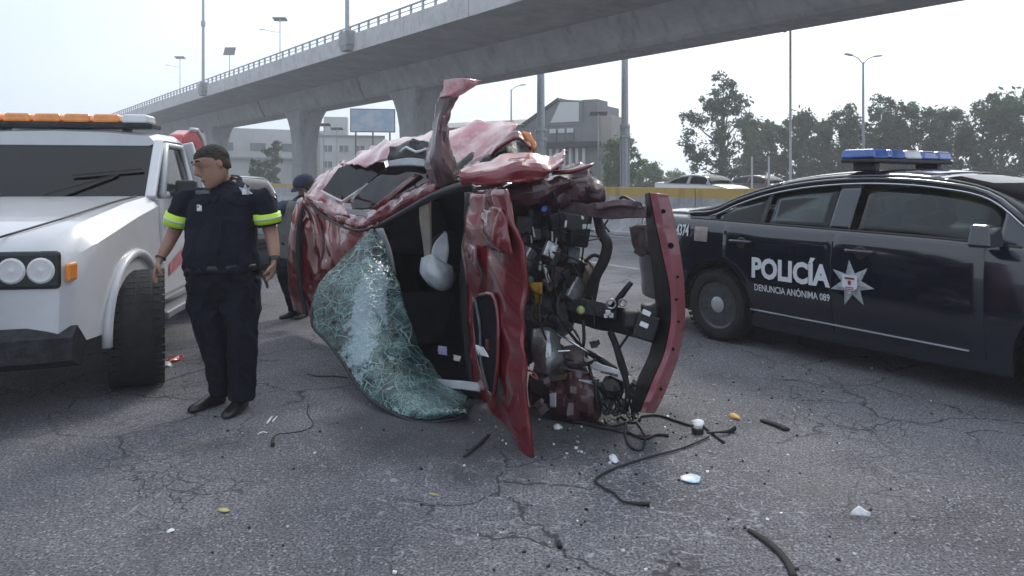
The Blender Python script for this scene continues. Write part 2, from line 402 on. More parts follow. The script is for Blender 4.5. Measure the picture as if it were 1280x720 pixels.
# ------------------------------------------------------------ median barrier
def barrier_mat():
    m = mat('barrier_concrete', (.30, .30, .305), .85, var=.18, vscale=2.5, bump=.2, bscale=15)
    t = m.node_tree; b = t.nodes['Principled BSDF']; src = b.inputs['Base Color'].links[0].from_socket
    co = t.nodes.new('ShaderNodeTexCoord'); sx = t.nodes.new('ShaderNodeSeparateXYZ'); t.links.new(co.outputs['Object'], sx.inputs[0])
    n = t.nodes.new('ShaderNodeTexNoise'); n.inputs['Scale'].default_value = 14; t.links.new(co.outputs['Object'], n.inputs['Vector'])
    ad = t.nodes.new('ShaderNodeMath'); ad.operation = 'MULTIPLY_ADD'; ad.inputs[1].default_value = .10; t.links.new(n.outputs['Fac'], ad.inputs[0]); t.links.new(sx.outputs['Z'], ad.inputs[2])
    gt = t.nodes.new('ShaderNodeMath'); gt.operation = 'GREATER_THAN'; gt.inputs[1].default_value = 1.12; t.links.new(ad.outputs[0], gt.inputs[0])
    mx = t.nodes.new('ShaderNodeMix'); mx.data_type = 'RGBA'; t.links.new(gt.outputs[0], mx.inputs[0]); t.links.new(src, mx.inputs[6])
    mx.inputs[7].default_value = (.42, .28, .085, 1); t.links.new(mx.outputs[2], b.inputs['Base Color'])
    return m
M['barrier'] = barrier_mat(); streaks(M['barrier'], .45, .2, 3.5)
bar = empty('median_barrier', road_pt(BS, 12), AX, 'long concrete median barrier with a faded yellow band along its top', 'barrier')
prof = [(-.33, 0), (-.33, .09), (-.27, .12), (-.13, .52), (-.10, 1.0), (-.10, 1.32), (.10, 1.32), (.10, 1.0), (.13, .52), (.27, .12), (.33, .09), (.33, 0)]
seg = 5.0; tj = road_pt(0, 0).dot(RD)
sb = MB(); sb.ring_loft([[Vector((x, y, z)) for x, z in prof] for y in (.012, seg-.012)])
me = sb.mesh('barrier_panel'); me.materials.append(M['barrier'])
joint = P(868, 250, 17.9).dot(RD)-12
for k in range(-7, 22):
    o = bpy.data.objects.new('barrier_panel', me); COL.objects.link(o); o.parent = bar; o.location = (0, joint+k*seg, 0)
    md = o.modifiers.new('b', 'BEVEL'); md.width = .015; md.segments = 2
dk = MB()
for k in range(-7, 22):
    for q in (1.2, 3.7): dk.box((-.302, joint+k*seg+q, .055), (.07, .16, .05))
dk.build('drain_hole', M['black_plastic'], bar, kind='stuff')

# ------------------------------------------------------------ overpass
OD = Vector((-.63, .777, 0)).normalized(); ON = Vector((.777, .63, 0)).normalized()
def ov(s, t, z=0): return ON*s+OD*t+Vector((0, 0, z))
ovr = empty('overpass', (0, 0, 0), 0, 'grey concrete overpass on flared piers crossing above the road', 'overpass')
def long_prism(pr, t0, t1, name, m, parent, bevel=0, nseg=1):
    mb_ = MB(); mb_.ring_loft([[ov(s, t0+(t1-t0)*k/nseg, z) for s, z in pr] for k in range(nseg+1)])
    return mb_.build(name, m, parent, bevel=bevel, world=True)
T0, T1 = -45, 420
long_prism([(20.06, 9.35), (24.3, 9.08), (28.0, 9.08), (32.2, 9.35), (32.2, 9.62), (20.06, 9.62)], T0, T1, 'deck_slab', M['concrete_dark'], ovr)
long_prism([(24.35, 9.10), (24.95, 7.75), (25.15, 7.56), (27.05, 7.56), (27.3, 7.75), (27.95, 9.10)], T0, T1, 'box_girder', M['concrete'], ovr)
for k in range(36):
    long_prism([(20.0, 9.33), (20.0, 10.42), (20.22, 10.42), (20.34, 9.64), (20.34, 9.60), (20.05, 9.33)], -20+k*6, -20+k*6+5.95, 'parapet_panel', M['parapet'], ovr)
long_prism([(20.0, 9.33), (20.0, 10.42), (20.22, 10.42), (20.34, 9.64), (20.34, 9.60), (20.05, 9.33)], 196, T1, 'parapet', M['concrete'], ovr)
long_prism([(32.25, 9.33), (32.25, 10.42), (32.05, 10.42), (31.9, 9.64), (31.9, 9.33)], T0, T1, 'parapet', M['concrete'], ovr)
rl = MB()
for s in (20.11, 32.15):
    rl.tube([ov(s, T0, 10.93), ov(s, T1, 10.93)], .055, 8); rl.tube([ov(s, T0, 10.68), ov(s, T1, 10.68)], .03, 6)
rl.build('railing', M['steel'], ovr, world=True, smooth=True)
pb = MB(); pb.box((0, 0, .25), (.10, .13, .50)); pb.box((0, 0, .52), (.12, .16, .05)); pme = pb.mesh('railing_post'); pme.materials.append(M['steel'])
for k in range(118):
    o = bpy.data.objects.new('railing_post', pme); COL.objects.link(o); o.parent = ovr
    o.location = ov(20.11, -5+k*1.2, 10.42); o.rotation_euler = (0, 0, math.atan2(OD.y, OD.x)+R(90))
jn = MB()
for px, Y in ((325, 68), (448, 52)):                       # drain pipes down the web
    s0 = 24.55; t_ = (s0/ (.777*(px-640)/900+.63)*(-.63*(px-640)/900+.777))
    jn.tube([ov(24.3, t_, 9.05), ov(24.72, t_, 8.1), ov(25.0, t_, 7.55)], .09, 8)
jn.build('drain_pipe', M['concrete_dark'], ovr, world=True, smooth=True, kind='stuff')
def pier(t):
    rings = []
    for z, hw, hd in ((-.1, 1.05, .85), (4.0, 1.05, .85), (5.2, 1.1, .87), (6.2, 1.28, .95), (7.0, 1.6, 1.05), (7.45, 1.95, 1.15), (7.62, 2.1, 1.2)):
        c = .22; pts = [(-hw, -hd+c), (-hw+c, -hd), (hw-c, -hd), (hw, -hd+c), (hw, hd-c), (hw-c, hd), (-hw+c, hd), (-hw, hd-c)]
        rings.append([ov(26.1+b_, t+a*1.0, z) for a, b_ in pts])
    mb_ = MB(); mb_.ring_loft(rings); return mb_.build('pier', M['concrete'], ovr, world=True, smooth=True)
def tpx(px, s): return s/(.777*(px-640)/900+.63)*(-.63*(px-640)/900+.777)
for px in (521, 381, 272): pier(tpx(px, 26.1))
pier(tpx(521, 26.1)-38); pier(tpx(272, 26.1)+30)

# ------------------------------------------------------------ street lamps and masts
def solar_lamp(px, py_top, s=None, Y=None, zb=0.0, square=False, arm=True, label=''):
    if s is not None: Y = s/(.777*(px-640)/900+.63)
    top = P(px, py_top, Y); base = Vector((top.x, top.y, zb))
    r = empty('solar_street_lamp', base, 0, label, 'street lamp', 'street lamps with a solar panel on top')
    h = top.z-zb
    a = MB(); a.tube([(0, 0, 0), (0, 0, h-.2)], [.075, .05], 8); a.build('pole', M['steel'], r, smooth=True)
    a = MB(); sz = (1.55, .9, .06) if not square else (1.5, 1.3, .06)
    Mx = Matrix.Rotation(R(-16 if not square else 62), 3, 'X')
    a.box((0, 0, h), sz, Mx); a.build('solar_panel', M['solar'], r, bevel=.01)
    a = MB(); a.box((0, 0, h-.16), (.14, .14, .3)); a.build('bracket', M['steel'], r)
    if arm:
        a = MB(); a.tube([(0, 0, h-1.5), (-.8, 0, h-1.45), (-1.7, -.1, h-1.25)], .03, 6, 3)
        a.build('arm', M['steel'], r, smooth=True)
        a = MB(); a.box((-2.0, -.1, h-1.22), (.75, .26, .10), taper=.8); a.build('lamp_head', M['steel_white'], r, bevel=.02)
    return r
solar_lamp(225, 72, s=31.6, zb=10.4, label='street lamp with flat solar panel, farthest left above the overpass railing')
solar_lamp(287, 64, s=31.6, zb=10.4, square=True, arm=False, label='pole with a square panel above the overpass railing')
solar_lamp(350, 24, s=31.6, zb=10.4, label='largest solar street lamp with a long lamp arm above the overpass')
solar_lamp(748, 142, Y=64, arm=False, label='solar street lamp beside the station building, seen under the overpass')
solar_lamp(405, 156, Y=84, arm=False, label='solar street lamp just right of the nearer left pier')
solar_lamp(421, 161, Y=92, arm=False, label='solar street lamp in front of the pale apartment block')
def mast(px, s, zt, label):
    t = tpx(px, s); r = empty('lighting_mast', ov(s, t, 9.6), math.atan2(OD.y, OD.x), label, 'light mast', 'tall masts standing on the overpass parapet')
    a = MB(); a.tube([(0, 0, .3), (0, 0, 6.5), (0, 0, zt)], [.14, .12, .08], 10); a.build('pole', M['steel'], r, smooth=True)
    a = MB(); a.lathe([(6.2, .13), (6.25, .2), (6.7, .2), (6.75, .12)], 10, axis='Z'); a.build('collar', M['steel'], r, smooth=True)
    a = MB(); a.box((0, 0, .55), (1.15, .62, .85)); a.box((0, 0, .0), (.8, .5, .4), taper=1.3); a.build('base_box', M['concrete'], r, bevel=.04)
    a = MB(); a.tube([(0, 0, zt-.1), (1.2, .4, zt+.3), (2.3, .7, zt+.25)], .04, 6, 3); a.tube([(0, 0, zt-.1), (-1.2, -.4, zt+.3), (-2.3, -.7, zt+.25)], .04, 6, 3); a.build('arm', M['steel'], r, smooth=True)
    return r
mast(254, 19.82, 14.5, 'tall slim mast on a parapet box, left end of the overpass')
mast(434, 19.82, 14.5, 'tall mast on a parapet box, nearer to the middle of the overpass')
def column_pole(px, w, Y, label):
    b = P(px, HY, Y); r = empty('mast_pole', (b.x, b.y, 0), 0, label, 'pole')
    rad = w/900*Y/2
    a = MB(); a.tube([(0, 0, 0), (0, 0, 5.2), (0, 0, 17)], [rad, rad, rad*.8], 14); a.build('shaft', M['steel'], r, smooth=True)
    a = MB()
    for z in (4.6, 5.3): a.lathe([(z-.12, rad), (z-.1, rad*1.45), (z+.1, rad*1.45), (z+.12, rad)], 14, axis='Z')
    for k in range(4):
        an = k*math.pi/2; a.bar((math.cos(an)*rad*1.2, math.sin(an)*rad*1.2, 0), (math.cos(an)*rad*1.2, math.sin(an)*rad*1.2, 5.3), .08, .08)
    a.build('collar', M['steel'], r)
column_pole(676, 10, 54, 'thick grey steel pole in front of the station building')
column_pole(781, 9, 50, 'thick grey steel pole with a collar standing among low trees')
def thin_pole(px, py_top, Y, rad, label, cam_=False):
    b = P(px, py_top, Y); r = empty('white_pole', (b.x, b.y, 0), 0, label, 'pole')
    a = MB(); a.tube([(0, 0, 0), (0, 0, b.z)], [rad, rad*.8], 10); a.build('shaft', M['steel_white'], r, smooth=True)
    a = MB(); a.lathe([(b.z-.02, rad), (b.z, rad*1.1), (b.z+.05, .01)], 10, axis='Z'); a.build('cap', M['steel'], r)
    if cam_:
        a = MB(); a.bar((0, 0, b.z-.1), (-.25, 0, b.z-.1), .05, .05); a.box((-.28, -.05, b.z-.25), (.14, .16, .3)); a.build('camera_box', M['steel'], r, bevel=.02)
thin_pole(988, 30, 34, .065, 'tall thin white pole in front of the tree line', True)
thin_pole(940, 196, 30, .05, 'short white post left of the tall thin white pole')
thin_pole(961, 195, 31, .05, 'short white post nearest the tall thin white pole')
def double_lamp(px, py, Y, label, arms=((-1, 0), (1, 0)), rz=0.25):
    b = P(px, py, Y); r = empty('street_lamp', (b.x, b.y, 0), rz, label, 'street lamp')
    a = MB(); a.tube([(0, 0, 0), (0, 0, b.z)], [.09, .055], 10); a.build('pole', M['steel'], r, smooth=True)
    for sx, _ in arms:
        a = MB(); a.tube([(0, 0, b.z-.1), (.35*sx, 0, b.z+.22), (.75*sx, 0, b.z+.38)], .03, 6, 3); a.build('arm', M['steel'], r, smooth=True)
        a = MB(); a.box((1.0*sx, 0, b.z+.42), (.55, .22, .1), Matrix.Rotation(R(-8*sx), 3, 'Y'), taper=.8); a.build('lamp_head', M['steel'], r, bevel=.03)
double_lamp(1079, 78, 42, 'double armed street lamp rising above the tree line')
double_lamp(639, 112, 62, 'single armed street lamp behind the station roof', ((1, 0),), .1)

# ------------------------------------------------------------ buildings
M['wall_white'] = mat('pale_render', (.50, .50, .49), .85, var=.08, vscale=.5)
M['wall_grey'] = mat('grey_render', (.19, .19, .20), .85, var=.1, vscale=.4)
M['wall_tan'] = mat('tan_render', (.34, .32, .29), .85, var=.1, vscale=.5)
M['win'] = mat('far_window', (.10, .12, .14), .25, var=.2, vscale=1)
def oriented(px, Y, rz): b = P(px, HY, Y); return (b.x, b.y, 0), rz
ap = empty('apartment_building', *oriented(440, 110, R(10)), 'pale three storey apartment block between the overpass piers', 'building')
a = MB(); a.box((0, 6, 4.1), (9.6, 12, 8.2)); a.build('wall', M['wall_white'], ap, bevel=.03)
a = MB(); a.box((0, 6, 8.3), (9.9, 12.3, .3)); a.build('roof', M['wall_grey'], ap)
a = MB(); a.box((-5.6, 4, 4.4), (1.7, 8, 8.8)); a.build('stair_tower', M['wall_tan'], ap)
fr = MB(); fr.box((0, 0, 0), (1.55, .12, 1.15)); fme = fr.mesh('window'); fme.materials.append(M['steel_white'])
pn = MB(); pn.box((-.36, -.05, 0), (.62, .06, .98)); pn.box((.36, -.05, 0), (.62, .06, .98)); pnm = pn.mesh('pane'); pnm.materials.append(M['win'])
for zf in (1.5, 4.0, 6.4):
    for xx in (-3.6, -1.2, 1.2, 3.6):
        o = bpy.data.objects.new('window', fme); COL.objects.link(o); o.parent = ap; o.location = (xx, -.03, zf)
        q = bpy.data.objects.new('pane', pnm); COL.objects.link(q); q.parent = o
a = MB(); a.box((-2.6, 4, 9.9), (3.6, 3, 3.1)); a.build('water_tank_room', M['wall_white'], ap)
# advertising hoarding on the roof
M['ad'] = mat('ad_print', (.16, .30, .42), .5, col2=(.55, .45, .48), vscale=.35, lo=.45, hi=.7)
hb = empty('billboard', *oriented(466, 107, R(8)), 'blue and pink billboard on a dark frame above the apartment block', 'billboard')
a = MB(); a.box((0, 0, 10.45), (6.6, .25, 3.5)); a.build('frame', M['black_metal'], hb, bevel=.02)
a = MB(); a.box((0, -.15, 10.45), (6.3, .06, 3.2)); a.build('poster', M['ad'], hb)
a = MB()
for xx in (-2.5, 0, 2.5): a.bar((xx, .25, 0), (xx, .25, 12), .25, .25)
a.build('support_leg', M['black_metal'], hb)
# pale long ramp wall seen under the deck at far left
rw = empty('ramp_building', *oriented(318, 120, R(30)), 'long pale concrete building under the far left end of the overpass', 'building')
a = MB(); a.box((0, 0, 5.0), (26, 6, 10)); a.build('wall', M['wall_white'], rw, bevel=.05)
for k in range(5):
    a = MB(); a.box((-10+k*5, -3.02, 7.0), (2.4, .12, 1.3)); a.build('window', M['win'], rw)
a = MB(); a.box((0, -.3, 5.15), (26.3, 6.8, .35)); a.build('cornice', M['concrete_dark'], rw)
# station with gable
st = empty('station_building', *oriented(690, 72, R(-30)), 'grey station hall with a gable, corner tower and tall white pilasters', 'building')
a = MB(); a.box((-6.0, 4.5, 3.6), (20, 9, 7.2)); a.build('wall', M['wall_grey'], st, bevel=.03)
for k in range(15):
    a = MB(); a.box((-6.5+k*.72, -.14, 2.35), (.30, .34, 4.7)); a.build('pilaster', M['steel_white'], st)
a = MB(); a.box((-2.0, -.4, 5.05), (14.5, 1.0, .5)); a.build('canopy_beam', M['black_metal'], st, bevel=.04)
a = MB(); a.prism([(-3.2, -.1, 7.0), (3.6, -.1, 7.0), (3.6, -.1, 9.3), (.9, -.1, 9.6)], (0, 9, 0)); a.build('gable', M['wall_grey'], st)
a = MB(); a.prism([(-3.6, -.35, 7.15), (.8, -.35, 9.75), (.95, -.35, 9.55), (-3.3, -.35, 6.95)], (0, 9.6, 0)); a.build('roof', M['black_metal'], st)
a = MB(); a.prism([(-.1, -.16, 7.3), (3.0, -.16, 7.3), (3.0, -.16, 9.2), (.95, -.16, 9.3)], (0, .06, 0)); a.build('gable_panel', M['steel_white'], st)
a = MB(); a.prism([(-16.5, -.6, 7.2), (-16.5, 9.4, 7.2), (-16.5, 4.4, 8.2)], (13.5, 0, 0)); a.build('roof', M['wall_tan'], st)
a = MB(); a.box((4.1, 1.2, 4.7), (1.7, 2.6, 9.4)); a.build('corner_tower', M['wall_grey'], st, bevel=.04)
a = MB(); a.box((5.6, 1.8, 3.9), (1.3, 3.0, 7.8)); a.build('corner_tower', M['wall_tan'], st, bevel=.04)
for k in range(3):
    a = MB(); a.box((.2+k*.95, -.22, 6.45), (.7, .1, .42)); a.build('window', M['steel_white'], st)  # white panels paint the bright sky showing in these panes
    a = MB(); a.box((.2+k*.95, -.25, 5.75), (.78, .08, .6)); a.build('window', M['win'], st)
for k in range(6):
    a = MB(); a.box((-9+k*1.05, -.03, 6.0), (.75, .1, .9)); a.build('clerestory_window', M['win'], st)

# ------------------------------------------------------------ trees
def leaf_mat(name, c1, c2):
    m = mat(name, c1, .7, col2=c2, vscale=1.3, lo=.35, hi=.65, detail=8, spec=.25)
    b = m.node_tree.nodes['Principled BSDF']
    t = m.node_tree; tl_ = t.nodes.new('ShaderNodeBsdfTranslucent'); mx_ = t.nodes.new('ShaderNodeMixShader'); mx_.inputs[0].default_value = .66
    t.links.new(b.inputs['Base Color'].links[0].from_socket, tl_.inputs['Color'])
    t.links.new(b.outputs['BSDF'], mx_.inputs[1]); t.links.new(tl_.outputs['BSDF'], mx_.inputs[2]); t.links.new(mx_.outputs['Shader'], t.nodes['Material Output'].inputs['Surface'])
    return m
M['leaf_grey'] = leaf_mat('eucalyptus_leaf', (.055, .085, .06), (.12, .165, .11))
M['leaf_mid'] = leaf_mat('dark_leaf', (.05, .08, .045), (.10, .15, .075))
M['leaf_light'] = leaf_mat('light_leaf', (.07, .12, .04), (.14, .21, .07))
M['bark'] = mat('bark', (.13, .11, .09), .9, var=.3, vscale=6, bump=.4, bscale=20)
def tree(name, px, Y, h, w, seed, leaf, label,  n=2600, lobes=11, low=.3, lsize=.30, group='trees beyond the median barrier', gap=.38):
    rnd = random.Random(seed); b = P(px, HY, Y); r = empty(name, (b.x, b.y, 0), rnd.random()*6, label, 'tree', group)
    tr = MB(); cl = []
    top = Vector((rnd.uniform(-.4, .4), rnd.uniform(-.4, .4), h*.8))
    tr.tube([(0, 0, 0), (rnd.uniform(-.15, .15), rnd.uniform(-.15, .15), h*.35), top], [h*.026, h*.018, h*.005], 8, 4)
    for k in range(lobes):
        z = h*(low+(.95-low)*(k+.6)/lobes); f = (k+.6)/lobes
        rad = w*.5*(math.sin(math.pi*(.18+.75*f))**.8)*rnd.uniform(.35, 1.0); an = k*2.4+rnd.uniform(-.5, .5)
        c = Vector((math.cos(an)*rad*.8, math.sin(an)*rad*.8, z)); cr_ = rnd.uniform(.55, 1.0)*w*.24
        cl.append((c, cr_)); z0 = z*rnd.uniform(.45, .75)
        tr.tube([top*(z0/(h*.8)), top*(z0/(h*.8))*.4+c*.6+Vector((0, 0, -.2)), c], [h*.010, h*.006, h*.002], 6, 3)
    tr.build('trunk', M['bark'], r, smooth=True)
    lf = MB(); tot = sum(c[1]**2 for c in cl)
    for c, cr_ in cl:
        sub = []
        for q in range(7):
            d = Vector((rnd.gauss(0, 1), rnd.gauss(0, 1), rnd.gauss(0, .8))).normalized()*cr_*rnd.uniform(.35, 1.0)
            sub.append((c+d, cr_*rnd.uniform(.28, .5)))
        for q in range(int(n*cr_**2/tot)):
            cc, rr = sub[rnd.randrange(7)] if rnd.random() > .15 else (c, cr_)
            d = Vector((rnd.gauss(0, 1), rnd.gauss(0, 1), rnd.gauss(0, .85))).normalized()*rr*(rnd.random()**gap)
            p = cc+d; s_ = lsize*rnd.uniform(.5, 1.2)
            u = Vector((rnd.gauss(0, 1), rnd.gauss(0, 1), rnd.gauss(0, 1))).normalized(); v = u.orthogonal().normalized()
            v = (Matrix.Rotation(rnd.random()*6.28, 3, u) @ v); wv_ = u.cross(v)
            lf.add([p-v*s_, p+wv_*s_*.45, p+v*s_, p-wv_*s_*.45], [(0, 1, 2, 3)])
    lf.build('crown', leaf, r); return r
tree('eucalyptus_tree', 902, 62, 10.4, 6.3, 3, M['leaf_grey'], 'tallest tree, an airy eucalyptus with sky showing through its crown', 7000, 19, .12, .20, gap=.45)
tree('broadleaf_tree', 948, 70, 7.6, 5.6, 5, M['leaf_mid'], 'rounded dark tree just right of the airy eucalyptus', 9500, 19, .05, .22)
tree('broadleaf_tree', 1000, 66, 7.6, 5.8, 6, M['leaf_mid'], 'dense dark tree behind the tall thin white pole', 9500, 19, .05, .22)
tree('broadleaf_tree', 1052, 62, 7.4, 6.0, 8, M['leaf_mid'], 'broad dark tree above the police car roof', 9500, 19, .05, .22)
tree('broadleaf_tree', 1112, 60, 7.9, 6.4, 9, M['leaf_mid'], 'dark tree behind the double armed street lamp', 9500, 19, .05, .22)
tree('broadleaf_tree', 1178, 58, 7.2, 6.4, 12, M['leaf_mid'], 'dark tree beyond the front of the police car', 9500, 19, .05, .22)
tree('broadleaf_tree', 1252, 56, 8.2, 6.4, 13, M['leaf_mid'], 'tree at the right end of the tree line', 9500, 19, .05, .22)
tree('young_tree', 742, 74, 4.9, 4.4, 21, M['leaf_light'], 'light green tree beside the station corner tower', 4600, 13, .05, .21)
tree('young_tree', 775, 64, 5.2, 4.8, 22, M['leaf_light'], 'light green tree around the base of the collared pole', 5200, 14, .05, .21)
tree('young_tree', 812, 78, 3.4, 5.2, 23, M['leaf_light'], 'low light green tree behind the far white car', 4400, 13, .05, .21)
tree('young_tree', 842, 95, 2.6, 4.4, 24, M['leaf_light'], 'smallest light green tree left of the eucalyptus', 2600, 11, .05, .21)
tree('dark_street_tree', 342, 84, 6.0, 3.2, 31, M['leaf_mid'], 'narrow dark tree left of the nearer left pier', 1200, 9, .12, .28, group='trees under the overpass')
tree('dark_street_tree', 326, 74, 3.2, 3.6, 32, M['leaf_mid'], 'low bushy tree behind the officer shoulder under the overpass', 900, 8, .1, .28, group='trees under the overpass')

# ------------------------------------------------------------ air
hz = MB(); hz.box((0, 95, 12.5), (620, 330, 29.0))
HZ = bpy.data.materials.new('haze_air'); HZ.use_nodes = True; t = HZ.node_tree; t.nodes.clear()
o_ = t.nodes.new('ShaderNodeOutputMaterial'); v_ = t.nodes.new('ShaderNodeVolumePrincipled')
v_.inputs['Color'].default_value = (.96, .98, 1, 1); v_.inputs['Density'].default_value = .0024; v_.inputs['Anisotropy'].default_value = .25
t.links.new(v_.outputs['Volume'], o_.inputs['Volume'])
hz.build('haze', HZ, kind='stuff')
# ------------------------------------------------------------ cars
def interp(x, xs, ys): return float(np.interp(x, xs, ys))
def smooth_interp(x, xs, ys):
    xs = list(xs); i = max(0, min(len(xs)-2, int(np.searchsorted(xs, x)-1)))
    t = min(1, max(0, (x-xs[i])/(xs[i+1]-xs[i])))
    def sl(k):
        if k == 0 or k == len(xs)-1: 
            j = 0 if k == 0 else len(xs)-2
            return (ys[j+1]-ys[j])/(xs[j+1]-xs[j])
        return (ys[k+1]-ys[k-1])/(xs[k+1]-xs[k-1])
    h = xs[i+1]-xs[i]; m0, m1 = sl(i)*h, sl(i+1)*h
    return (2*t**3-3*t*t+1)*ys[i]+(t**3-2*t*t+t)*m0+(-2*t**3+3*t*t)*ys[i+1]+(t**3-t*t)*m1
def wheel(parent, x, y, r, w, rim, side, n=40, cap=True, rim_style='steel'):
    """axle along Y, outer face towards side*Y"""
    T = MB(); hw = w/2; s = side
    T.lathe([(s*a, q) for a, q in ((-hw*.8, r*.64), (-hw, r*.78), (-hw*.97, r*.92), (-hw*.8, r*.985), (-hw*.5, r), (hw*.5, r), (hw*.8, r*.985), (hw*.97, r*.92), (hw, r*.80), (hw*.92, r*.68), (hw*.74, r*.655))], n, (x, y, r), cap=False)
    t_ = T.build('tyre', M['rubber'], parent, smooth=True)
    tread = MB()
    for k in range(n):
        an = 2*math.pi*(k+.5)/n
        for q in (-.55, -.18, .18, .55):
            c = Vector((math.cos(an)*r*.997, q*w*.8, math.sin(an)*r*.997))
            tread.box(Vector((x, y, r))+c, (r*.11, w*.22, .005), Matrix.Rotation(-an+R(90), 3, 'Y'))
    tread.build('tread', M['rubber'], t_, kind='stuff')
    Rm = MB()
    Rm.lathe([(s*hw*.72, r*.665), (s*hw*.80, r*.66), (s*hw*.70, r*.60), (s*hw*.38, r*.56), (s*hw*.34, r*.50), (s*hw*.52, r*.34), (s*hw*.60, r*.27), (s*hw*.60, r*.1)], n, (x, y, r))
    rim_o = Rm.build('rim', rim, parent, smooth=True)
    H = MB()
    for k in range(10):
        an = 2*math.pi*k/10
        H.lathe([(s*(hw*.36), .001), (s*(hw*.425), r*.055), (s*hw*.47, r*.05)], 8, (x+math.cos(an)*r*.44, y, r+math.sin(an)*r*.44))
    H.build('rim_hole', M['black_plastic'], rim_o, kind='stuff')
    if cap:
        C_ = MB(); C_.lathe([(s*hw*.60, r*.24), (s*hw*.74, r*.22), (s*hw*.84, r*.13), (s*hw*.86, .003)], 20, (x, y, r)); C_.build('hub_cap', M['hub'], parent, smooth=True)
        N_ = MB()
        for k in range(5):
            an = 2*math.pi*k/5+.3; N_.lathe([(s*hw*.5, .014), (s*hw*.7, .013), (s*hw*.72, .004)], 6, (x+math.cos(an)*r*.29, y, r+math.sin(an)*r*.29))
        N_.build('wheel_nut', M['chrome'], rim_o, kind='stuff')
M['hub'] = mat('bright_hub', (.50, .50, .52), .35, .35, var=.15, vscale=20)
class Sedan:
    def __init__(s, L0=-1.17, L1=3.96, wb=2.87, hw=.955, rw=.335):
        s.L0, s.L1, s.wb, s.hw, s.rw = L0, L1, wb, hw, rw
        s.xs = [L0, L0+.06, L0+.22, -.5, 0, .7, 1.5, 2.2, 2.87, 3.3, L1-.3, L1-.08, L1]
        s.w = [.80, .86, .905, .945, .955, .955, .955, .955, .950, .93, .87, .78, .66]
        s.w = [q*hw/.955 for q in s.w]
        s.sh = [1.08, 1.125, 1.15, 1.15, 1.14, 1.125, 1.11, 1.09, 1.04, .98, .87, .75, .68]
        s.tp = [1.11, 1.17, 1.20, 1.20, 1.19, 1.17, 1.16, 1.14, 1.09, 1.03, .92, .78, .70]
        s.zb = [.36, .30, .27, .25, .22, .20, .20, .20, .22, .24, .24, .26, .32]
        s.cx = [-.42, -.08, .15, .48, .9, 1.4, 1.92, 2.27, 2.62]
        s.cz = [1.16, 1.185, 1.29, 1.395, 1.465, 1.49, 1.455, 1.37, 1.10]
    def g(s, k, x): return smooth_interp(x, s.xs, getattr(s, k))
    def prof(s, x):
        w, sh, tp, zb = s.g('w', x), s.g('sh', x), s.g('tp', x), s.g('zb', x)
        return [(w*.86, zb-.03), (w*.955, zb), (w*.965, zb+.05), (w*.955, zb+.13), (w*.985, zb+.24), (w*1.0, .62), (w*.996, sh-.26), (w*.985, sh-.13), (w*.972, sh-.07), (w*.945, sh-.02), (w*.905, sh), (w*.75, sh+(tp-sh)*.6), (w*.4, tp), (0, tp+.012)]
    def side_y(s, x, z):
        p = s.prof(x); zz = [q[1] for q in p[1:10]]; yy = [q[0] for q in p[1:10]]
        return interp(z, zz, yy)
    def contour(s, x): return smooth_interp(x, s.cx, s.cz)
    def belt(s, x): return s.g('sh', x)-.005
    def glass_y(s, x, z):
        b = s.belt(x); return s.g('w', x)*.915-(z-b)*.50-(max(0, z-b)**2)*.12
